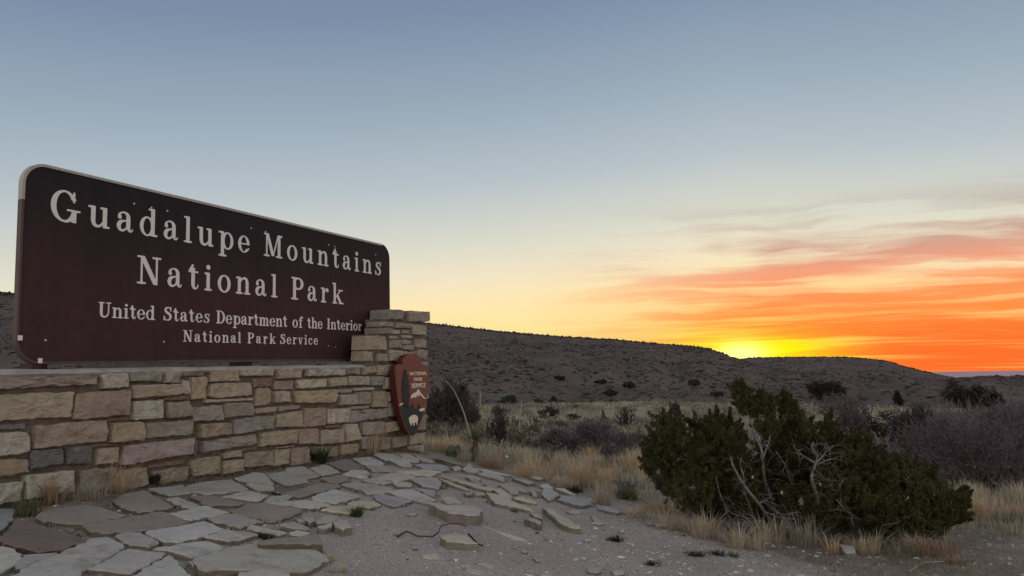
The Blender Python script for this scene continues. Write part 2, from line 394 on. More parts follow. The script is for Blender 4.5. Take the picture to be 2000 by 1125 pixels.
H3 = hill('low_rise', [(1700, 776), (1800, 751), (1850, 739.5), (1880, 737), (1930, 735), (2000, 734), (2150, 729), (2400, 720), (3000, 700)],
     lambda A: np.interp(A, [20, 33, 60], [300, 330, 330]), one(120), -7, 20, 66, seed=5)
def HZ(x, y):
    out = G(x, y)
    for (Z, cr, R, ft), a0, a1 in ((H1, -66, 23.8), (H2, 2, 41.8), (H3, 20, 65.8)):
        A = np.degrees(np.arctan2(x, y)); r = np.hypot(x, y)
        ok = (A > a0) & (A < a1) & (r > ft(A)) & (r < R(A)*1.5)
        out = np.where(ok, np.maximum(out, Z(x, y)), out)
    return out
# ------------------------------------------------------------------ stones
def resample(poly, n):
    P = [Vector((p[0], p[1])) for p in poly]; L = [(P[(i+1) % len(P)]-P[i]).length for i in range(len(P))]; tot = sum(L)
    out = []
    for i in range(len(P)):
        k = max(1, round(n*L[i]/tot)); 
        for j in range(k): out.append(P[i].lerp(P[(i+1) % len(P)], j/k))
    return out
def chunk(poly, fmap, hb, hf, inset, amp, n=22, seed=0, jit=.004, corner=.3, tilt=(0, 0), vary=1.0, fine=8.):
    """a dressed stone: outline poly, fmap(u,v,h)->world, back depth hb, front height hf"""
    R = random.Random(seed); P = resample(poly, n)
    ar = sum(P[i].x*P[(i+1) % len(P)].y-P[(i+1) % len(P)].x*P[i].y for i in range(len(P)))
    if ar < 0: P.reverse()
    n = len(P); c = sum(P, Vector((0, 0)))/n
    Q = []
    for i in range(n):
        a_, b_, d_ = P[i-1], P[i], P[(i+1) % n]
        Q.append(b_*(1-corner)+(a_+d_)*(corner/2)+Vector((R.uniform(-jit, jit), R.uniform(-jit, jit))))
    V = []; F = []
    def ht(p, k): 
        v = mnoise.noise(Vector((p.x*fine+seed*3.7, p.y*fine, seed*1.3)))*.7+mnoise.noise(Vector((p.x*fine*2.7, p.y*fine*2.7, seed*.7)))*.45
        return hf+v*amp*k+tilt[0]*(p.x-c.x)+tilt[1]*(p.y-c.y)
    def ins(p, d):
        v = c-p; L = v.length; return p+v*min(.6, d/max(L, 1e-4))
    rings = [[(p, hb) for p in Q], [(p, ht(p, .5)-inset*vary-abs(R.gauss(0, jit*.6))) for p in Q], [(ins(p, inset*R.uniform(.7, 1.4)), ht(ins(p, inset), .8)) for p in Q]]
    r2 = [x[0] for x in rings[2]]
    for k in (.74, .46, .2): 
        pp = [c+(p-c)*k for p in r2]; rings.append([(p, ht(p, 1.)) for p in pp])
    for rg in rings:
        for p, h in rg: V.append(tuple(fmap(p.x, p.y, h)))
    V.append(tuple(fmap(c.x, c.y, ht(c, 1))))
    m = len(rings)
    for k in range(m-1):
        for i in range(n): F.append((k*n+i, k*n+(i+1) % n, (k+1)*n+(i+1) % n, (k+1)*n+i))
    for i in range(n): F.append(((m-1)*n+i, (m-1)*n+(i+1) % n, m*n))
    return V, F
# ================================================================== stone wall with end pillar
def zc(lst, ox, oy, sc): return [[(ox+x/sc, oy+y/sc) for x, y in p] for p in lst]
W3 = [[(-60,200),(650,186),(650,245),(-60,283)],[(662,180),(862,172),(860,268),(690,280)],[(872,157),(1100,152),(1095,232),(870,226)],[(1115,162),(1215,158),(1212,238),(1110,235)],
[(1222,157),(1390,152),(1390,190),(1222,190)],[(1228,222),(1292,218),(1290,318),(1222,315)],[(1300,200),(1400,197),(1400,350),(1297,352)],[(885,255),(1215,248),(1216,320),(890,345)],
[(-70,322),(495,300),(465,472),(-70,505)],[(500,310),(872,282),(868,455),(560,490),(480,485)],[(890,370),(1100,352),(1110,480),(895,495)],[(1125,375),(1280,364),(1306,465),(1130,480)],
[(1110,337),(1285,322),(1285,352),(1110,360)],[(217,535),(722,490),(725,635),(218,690)],[(745,515),(965,508),(975,630),(750,652)],[(990,515),(1300,490),(1300,590),(985,620)],
[(-70,578),(180,575),(200,640),(180,715),(-70,750)],[(-70,528),(160,515),(160,552),(-70,562)],[(195,702),(420,690),(410,797),(187,830)],[(435,690),(612,667),(612,795),(428,797)],
[(655,690),(805,682),(800,790),(650,800)],[(835,670),(1300,618),(1300,720),(812,805)],[(-70,765),(182,758),(180,850),(-70,893)],[(155,872),(490,835),(490,985),(145,1040)],
[(530,837),(785,817),(805,950),(530,1000)],[(825,837),(985,812),(1005,930),(880,975),(820,970)],[(1030,840),(1265,815),(1270,905),(1100,935),(1030,905)],[(1282,772),(1495,735),(1498,860),(1300,880)],
[(-70,930),(130,915),(120,1045),(-70,1080)],[(735,482),(880,472),(880,487),(735,503)],[(622,660),(800,655),(800,668),(620,680)],[(1000,802),(1270,757),(1265,790),(1010,825)],[(1322,590),(1345,650),(1343,740),(1322,735)]]
W4 = [[(290,160),(495,155),(497,245),(280,248)],[(290,260),(598,255),(598,345),(345,368),(275,355)],[(502,160),(640,152),(757,148),(757,203),(502,203)],[(605,225),(750,218),(745,285),(608,290)],
[(780,152),(955,148),(952,218),(785,225)],[(1005,160),(1283,152),(1280,200),(1005,205)],[(1297,142),(1395,142),(1392,193),(1297,190)],[(1407,142),(1508,132),(1508,180),(1415,195)],
[(1522,130),(1640,122),(1640,200),(1522,200)],[(762,240),(915,238),(905,305),(757,305)],[(930,235),(1150,224),(1152,285),(940,300)],[(1162,220),(1285,213),(1290,272),(1164,285)],
[(1299,210),(1455,206),(1455,270),(1299,275)],[(1470,210),(1570,208),(1568,270),(1475,275)],[(1582,215),(1640,215),(1640,300),(1582,300)],[(628,295),(720,292),(735,400),(700,420),(624,430)],
[(760,318),(870,315),(880,395),(765,400)],[(895,322),(1215,305),(1220,350),(1195,400),(920,405)],[(1345,292),(1500,287),(1498,308),(1350,313)],[(1228,305),(1338,296),(1340,325),(1228,330)],
[(1235,345),(1363,339),(1363,415),(1240,420)],[(1374,325),(1465,322),(1465,410),(1376,415)],[(1478,320),(1578,318),(1580,435),(1480,437)],[(1588,325),(1650,322),(1650,390),(1590,395)],
[(250,380),(615,366),(615,384),(250,402)],[(155,437),(380,417),(382,530),(160,540)],[(392,407),(605,400),(612,495),(395,513)],[(622,447),(785,428),(783,465),(630,483)],
[(797,427),(960,418),(960,442),(800,465)],[(780,490),(962,460),(962,577),(780,582)],[(992,442),(1140,442),(1133,570),(972,587)],[(1147,450),(1308,442),(1306,545),(1147,560)],
[(1318,462),(1595,442),(1597,508),(1318,550)],[(457,525),(770,494),(775,588),(462,636)],[(205,560),(435,547),(443,632),(215,663)],[(218,690),(640,632),(645,703),(240,768)],
[(672,625),(918,597),(918,700),(660,723)],[(932,598),(1083,594),(1080,705),(932,707)],[(1098,605),(1263,597),(1263,695),(1097,708)],[(1277,562),(1360,558),(1400,670),(1290,693)],
[(1407,550),(1558,540),(1563,630),(1412,643)],[(1572,550),(1690,537),(1700,600),(1577,625)],[(362,777),(506,750),(508,800),(370,816)],[(370,832),(520,817),(519,905),(372,933)],
[(527,775),(730,754),(735,860),(530,880)],[(765,750),(868,744),(863,850),(752,873)],[(885,737),(1020,724),(1023,850),(880,868)],[(1042,724),(1220,724),(1218,795),(1090,810),(1045,780)],
[(1240,710),(1388,704),(1388,770),(1245,790)],[(1410,652),(1528,642),(1528,750),(1412,742)],[(1547,660),(1615,655),(1612,745),(1538,750)],[(1637,656),(1733,647),(1733,720),(1632,740)],
[(1747,640),(1868,622),(1862,700),(1750,713)],[(770,730),(910,712),(910,724),(780,741)],[(512,745),(640,727),(640,740),(517,763)],[(1142,570),(1258,560),(1255,584),(1142,589)],
[(1602,400),(1690,390),(1690,500),(1604,503)],[(1320,432),(1470,422),(1470,443),(1320,453)],[(1742,722),(1858,710),(1850,765),(1762,772)],[(1700,400),(1880,380),(1875,480),(1702,495)],
[(1700,505),(1875,490),(1870,600),(1712,610)],[(1655,290),(1885,270),(1882,370),(1660,385)],[(1650,200),(1885,180),(1885,262),(1652,280)],[(1650,120),(1888,100),(1886,172),(1650,192)]]
P5 = [[(503,102),(640,110),(638,183),(505,180)],[(412,190),(525,197),(523,228),(412,228)],[(535,202),(635,207),(633,278),(540,275)],[(382,237),(448,242),(448,270),(382,268)],
[(465,240),(518,240),(515,268),(462,268)],[(372,284),(435,287),(435,305),(372,305)],[(460,280),(530,280),(538,303),(460,300)],[(372,316),(455,316),(456,371),(372,374)],[(462,314),(523,320),(523,348),(462,344)],
[(465,352),(535,354),(533,393),(463,384)],[(555,310),(635,314),(633,374),(560,369)],[(565,387),(635,390),(630,463),(560,440)],[(277,420),(340,417),(342,473),(277,473)],[(360,387),(450,397),(453,468),(357,470)],[(462,397),(550,402),(545,420),(460,438)]]
CORN = [([(367,92),(472,98),(470,167),(362,165)], .26), ([(298,182),(395,184),(395,219),(298,215)], .17), ([(303,222),(380,229),(378,271),(303,270)], .21), ([(190,283),(345,286),(350,335),(340,387),(187,387)], .17), ([(182,396),(240,401),(250,470),(178,474)], .16)]
OUT = Vector((0, 0, 0))
PILMAX = 0.27
wall = thing('stone_wall', tuple(wp(5.4, .3, -.0+.7)), 'long tan rubble stone wall with stepped end pillar carrying the brown sign', 'wall')
TONE = {'tan': (.51, .435, .32), 'gold': (.53, .44, .30), 'grey': (.43, .39, .335), 'pale': (.60, .55, .455), 'blue': (.25, .245, .24), 'brown': (.30, .205, .15), 'pink': (.44, .38, .30)}
def wallpoly(pl): return [on_plane(*p) for p in pl]
def fwall(u, v, h): return wp(u, -h, v)
R0 = random.Random(3)
def put_stone(pl, tone=None, seed=0, hf=None, hb=-.07):
    small = min(max(p[0] for p in pl)-min(p[0] for p in pl), max(p[1] for p in pl)-min(p[1] for p in pl)) < .06
    hf = hf if hf is not None else (R0.uniform(.03, .062) if not small else R0.uniform(.012, .024))
    per = sum(math.dist(pl[i-1], pl[i]) for i in range(len(pl)))
    V, F = chunk(pl, fwall, hb, hf, .009 if not small else .004, .034 if not small else .012, n=int(min(44, max(16, per/.032))), seed=seed, jit=.0055 if not small else .003, corner=.10,
                 tilt=(R0.uniform(-.05, .05), R0.uniform(-.08, .10)), fine=9)
    tone = tone or R0.choice(['tan']*5+['grey']*4+['pale']*3+['gold', 'pink', 'pink'])
    k = R0.uniform(.84, 1.14); c = tuple(x*k*R0.uniform(.96, 1.04) for x in TONE[tone])
    return mesh('stone', V, F, m_stone, wall, smooth=False, color=c)
w3t = {8: 'tan', 9: 'tan', 13: 'tan', 18: 'blue', 19: 'blue', 4: 'brown', 12: 'brown', 31: 'brown', 32: 'brown', 17: 'blue', 23: 'pale', 21: 'grey', 24: 'grey', 25: 'gold', 27: 'tan', 10: 'pale', 11: 'tan', 26: 'pink', 29: 'brown', 30: 'brown', 0: 'grey', 6: 'gold'}
w4t = {3: 'brown', 17: 'gold', 18: 'pale', 24: 'pale', 5: 'pale', 54: 'brown', 55: 'brown', 33: 'grey', 25: 'grey', 26: 'grey', 42: 'gold', 43: 'tan', 36: 'tan', 37: 'tan', 38: 'tan', 39: 'pale', 35: 'grey', 31: 'pale', 29: 'tan', 30: 'tan', 44: 'pink'}
for i_, p in enumerate(zc(W3, 0, 680, 3.516)): put_stone(wallpoly(p), w3t.get(i_), 10+i_)
for i_, p in enumerate(zc(W4, 330, 680, 3.774)): put_stone(wallpoly(p), w4t.get(i_), 110+i_)
for i_, p in enumerate(zc(P5, 660, 580, 3.75)): put_stone(wallpoly(p), None, 210+i_, hb=-.1)
for i_, (p, dep) in enumerate(CORN):
    pl = wallpoly(zc([p], 660, 580, 3.75)[0]); put_stone(pl, ['grey', 'grey', 'grey', 'tan', 'tan'][i_], 260+i_, hf=.03, hb=-dep)
WTOP = on_plane(0, 721)[1]; SL = on_plane(0, 985)[0]
# the wall goes on to the left, out of the picture
s_end = min(on_plane(-18, 800)[0], SL); zt = WTOP-.06
for row, (z1, z0) in enumerate([(zt-.01, zt-.13), (zt-.16, zt-.36), (zt-.39, zt-.56), (zt-.59, zt-.78)]):
    s = s_end-.03-row*.02
    while s > s_end-2.2:
        L = R0.uniform(.25, .6); put_stone([(s-L, z1), (s, z1), (s, z0), (s-L, z0)], None, 300+row*20+int(s*10) % 17); s -= L+.025
# mortar body: stepped core behind the stones
def solid(name, box, m, par, bev=0):
    """box = (s0,s1,t0,t1,z0,z1) in the wall frame"""
    s0, s1, t0, t1, z0, z1 = box
    V = [tuple(wp(s, t, z)) for s in (s0, s1) for t in (t0, t1) for z in (z0, z1)]
    F = [(0, 1, 3, 2), (4, 6, 7, 5), (0, 4, 5, 1), (2, 3, 7, 6), (0, 2, 6, 4), (1, 5, 7, 3)]
    o = mesh(name, V, F, m, par)
    if bev:
        mo = o.modifiers.new('bevel', 'BEVEL'); mo.width = bev; mo.segments = 2
    return o
S_R = on_plane(826, 800)[0]-.02; sA = on_plane(660+372/3.75, 650)[0]; sB = on_plane(660+303/3.75, 650)[0]; sC = on_plane(660+190/3.75, 690)[0]
zA = on_plane(660+520/3.75, 580+178/3.75)[1]; zTop = on_plane(660+560/3.75, 580+108/3.75)[1]; zB = on_plane(660+300/3.75, 580+280/3.75)[1]
def core_grid(name, s0, s1, z0f, z1, hf, m, step_=.035, thick=.5):
    """mortar face with real relief, plus a plain back, top and ends"""
    ns = max(2, int((s1-s0)/step_)); nz = max(2, int((z1-z0f)/step_))
    V = []; F = []
    for i in range(ns+1):
        for j in range(nz+1):
            s = s0+(s1-s0)*i/ns; z = z0f+(z1-z0f)*j/nz
            h = hf+mnoise.noise(Vector((s*9, z*9, 3)))*.010+mnoise.noise(Vector((s*25, z*25, 7)))*.005
            V.append(tuple(wp(s, -h, z)))
    for i in range(ns):
        for j in range(nz): a_ = i*(nz+1)+j; F.append((a_, a_+nz+1, a_+nz+2, a_+1))
    k = len(V)
    for s in (s0, s1):
        for z in (z0f, z1): V.append(tuple(wp(s, thick, z)))
    bl, tl, br, tr = k, k+1, k+2, k+3
    F += [tuple([bl]+[j for j in range(nz+1)]+[tl]), tuple([tr]+[ns*(nz+1)+j for j in range(nz, -1, -1)]+[br]), tuple([tl]+[i*(nz+1)+nz for i in range(ns+1)]+[tr]), (bl, tl, tr, br)]
    return mesh(name, V, F, m, wall)
zbot = min(c3[2] for c3 in ctrl[:4])-.5
core_grid('mortar', s_end-2.2, S_R-.004, zbot, WTOP-.055, -.012, m_mortar, thick=.6)
core_grid('pillar_mortar', sC+.012, S_R-.004, WTOP-.10, zB, .001, m_mortar, thick=.17)
core_grid('pillar_mortar', sB+.012, S_R-.006, zB-.002, zA, -.001, m_mortar, thick=.21)
core_grid('pillar_mortar', sA+.012, S_R-.008, zA-.002, zTop-.012, .001, m_mortar, thick=.26)
s_sr = on_plane(760, 560, D_SIGN)[0]
solid('pillar_back', (s_sr+.03, S_R-.012, .262, .58, WTOP-.04, zTop-.02), m_mortar, wall)
# cement capping along the wall top, uneven front lip
def capping(s0, s1, z0, z1, n):
    V = []; F = []
    for i in range(n+1):
        s = s0+(s1-s0)*i/n; w1 = mnoise.noise(Vector((s*2.3, 0, 0)))*.012+mnoise.noise(Vector((s*9, 4, 0)))*.007; w2 = mnoise.noise(Vector((s*3.1, 9, 0)))*.006
        for t, z in ((.60, z0), (.60, z1+w2), (.02, z1+w2), (-.028-w1, z1-.012+w2), (-.036-w1, z0+.02+w1*.6), (-.018, z0+w1*1.2)): V.append(tuple(wp(s, t, z)))
    for i in range(n):
        for j in range(6): F.append((i*6+j, i*6+(j+1) % 6, (i+1)*6+(j+1) % 6, (i+1)*6+j))
    F.append(tuple(range(5, -1, -1))); F.append(tuple(range(n*6, n*6+6)))
    return mesh('coping', V, F, m_coping, wall)
capping(s_end-2.2, sC-.012, WTOP-.058, WTOP-.004, 160)
# ================================================================== the big sign
B = D_SIGN-D_WALL
def sp_(px, py): return on_plane(px, py, D_SIGN)
def w_s(s, h, z): return wp(s, B-h, z)            # h = proud of the sign face
sL = sp_(36, 560)[0]; sR = sp_(760.3, 560)[0]; z0_ = sp_(200, 708.3)[1]; z1_ = (sp_(300, 373)[1]+sp_(600, 443.5)[1])/2
sign = thing('park_sign', tuple(wp((sL+sR)/2, B, WTOP)), 'large weathered brown sign board with cream lettering standing on the stone wall', 'sign')
RAD = .17
def rrect(s0, s1, z0, z1, r, n=10, corners=(1, 1, 1, 1)):
    P = []
    for (cx, cz, a0), on in zip(((s0+r, z0+r, 180), (s1-r, z0+r, 270), (s1-r, z1-r, 0), (s0+r, z1-r, 90)), corners):
        if on:
            for i in range(n+1): A = math.radians(a0+90*i/n); P.append((cx+r*math.cos(A), cz+r*math.sin(A)))
    return P
TH = .032
seams = [sp_(311, 450)[0], sp_(502, 500)[0], sp_(646, 560)[0]]
edges = [sL]+seams+[sR]
full = rrect(sL, sR, z0_, z1_, RAD, 14)
def clip_poly(P, lo, hi_):
    def cl(P, f, val):
        out = []
        for i in range(len(P)):
            a_, b_ = P[i-1], P[i]; fa, fb = f(a_), f(b_)
            if (fa >= 0) != (fb >= 0):
                t = fa/(fa-fb); out.append((a_[0]+(b_[0]-a_[0])*t, a_[1]+(b_[1]-a_[1])*t))
            if fb >= 0: out.append(b_)
        return out
    return cl(cl(P, lambda p: p[0]-lo, lo), lambda p: hi_-p[0], hi_)
def prism(name, P, h0, h1, m, par, fm=w_s, smooth=False, **k):
    n = len(P); V = [tuple(fm(x, h1, y)) for x, y in P]+[tuple(fm(x, h0, y)) for x, y in P]
    ar = sum(P[i-1][0]*P[i][1]-P[i][0]*P[i-1][1] for i in range(n))
    F = [tuple(range(n)), tuple(range(2*n-1, n-1, -1))]+[((i+1) % n, i, n+i, n+(i+1) % n) for i in range(n)]
    if ar < 0: F = [f[::-1] for f in F]
    return mesh(name, V, F, m, par, smooth, **k)
for i in range(4):
    P = clip_poly(full, edges[i]+(.0012 if i else 0), edges[i+1]-(.0012 if i < 3 else 0)); prism('panel', P, -TH, 0, m_board, sign)
solid('back_panel', (sL+.03, sR-.03, B+TH+.002, B+TH+.02, z0_+.2, z1_-.2), m_trimbrown, sign)
# edge trim, in lengths like the extrusions on the real board
def trim(P, closed, wd, m, h=.010):
    n = len(P); out = []
    cx, cz = (sL+sR)/2, (z0_+z1_)/2
    for i in range(n):
        a_ = P[i-1] if i else (P[0] if not closed else P[-1]); b_ = P[(i+1)] if i < n-1 else P[i]
        tx, tz = b_[0]-a_[0], b_[1]-a_[1]; L = math.hypot(tx, tz) or 1; nx, nz = -tz/L, tx/L
        if nx*(cx-P[i][0])+nz*(cz-P[i][1]) < 0 : nx, nz = -nx, -nz
        out.append((nx, nz))
    V = []; F = []
    for (x, z), (nx, nz) in zip(P, out):
        for off, hh in ((-.006, -TH-.004), (-.006, h), (wd, h), (wd, .0006)): V.append(tuple(w_s(x+nx*off, hh, z+nz*off)))
    for i in range(n-1):
        for j in range(4): F.append((i*4+j, i*4+(j+1) % 4, i*4+4+(j+1) % 4, i*4+4+j))
    F += [(0, 1, 2, 3), tuple((n-1)*4+q_ for q_ in (3, 2, 1, 0))]
    return mesh('edge_trim', V, F, m, sign)
def arc(cx, cz, r, a0, a1, n=12): return [(cx+r*math.cos(math.radians(a0+(a1-a0)*i/n)), cz+r*math.sin(math.radians(a0+(a1-a0)*i/n))) for i in range(n+1)]
z_l1 = sp_(44, 389)[1]
trim([(sL, z_l1-.0)]+arc(sL+RAD, z1_-RAD, RAD, 180, 90)+[(seams[0]-.001, z1_)], 0, .015, m_trim)
trim([(seams[0]+.001, z1_), (seams[1]-.001, z1_)], 0, .017, m_trim)
trim([(seams[1]+.001, z1_), (sR-RAD, z1_)], 0, .017, m_trim)
trim(arc(sR-RAD, z1_-RAD, RAD, 90, 0)[1:]+[(sR, z0_+RAD)], 0, .010, m_trimbrown, .004)
trim([(sL, z_l1-.002), (sL, z0_+RAD)]+arc(sL+RAD, z0_+RAD, RAD, 180, 270)+[(seams[0], z0_)], 0, .012, m_trimbrown)
trim([(seams[0]+.002, z0_), (seams[1]-.001, z0_)], 0, .020, m_trimbrown)
trim([(seams[1]+.001, z0_), (sR-RAD, z0_)]+arc(sR-RAD, z0_+RAD, RAD, 270, 360), 0, .020, m_trimbrown)
for px, py in ((37, 660), (76, 704.5)):
    s, z = sp_(px, py); solid('corner_clip', (s-.016, s+.016, B-.016, B-.0105, z-.018, z+.018), m_letter, sign)
for px, py in ((261,398),(295,405.5),(326,412),(490,446),(518,452.5),(641,478.5),(653,482),(733,498),(88,664.5),(319,667.5),(641,675.5),(655,677.5),(487,670.5),(516,671)):
    s, z = sp_(px, py); prism('bolt', arc(s, z, .0085, 0, 330, 11), .0005, .007, m_bolt, sign)
def post(px0, px1, m, t0=.004, t1=.09, nm='post'):
    a0, a1 = sp_(px0, 711)[0], sp_(px1, 711)[0]; return solid(nm, (a0, a1, B-.02+t0, B+TH+t1, WTOP-.006, z0_-.001), m, sign)
post(60, 77, m_post); post(77.5, 93, m_black, .02, .12); post(466, 490, m_black)
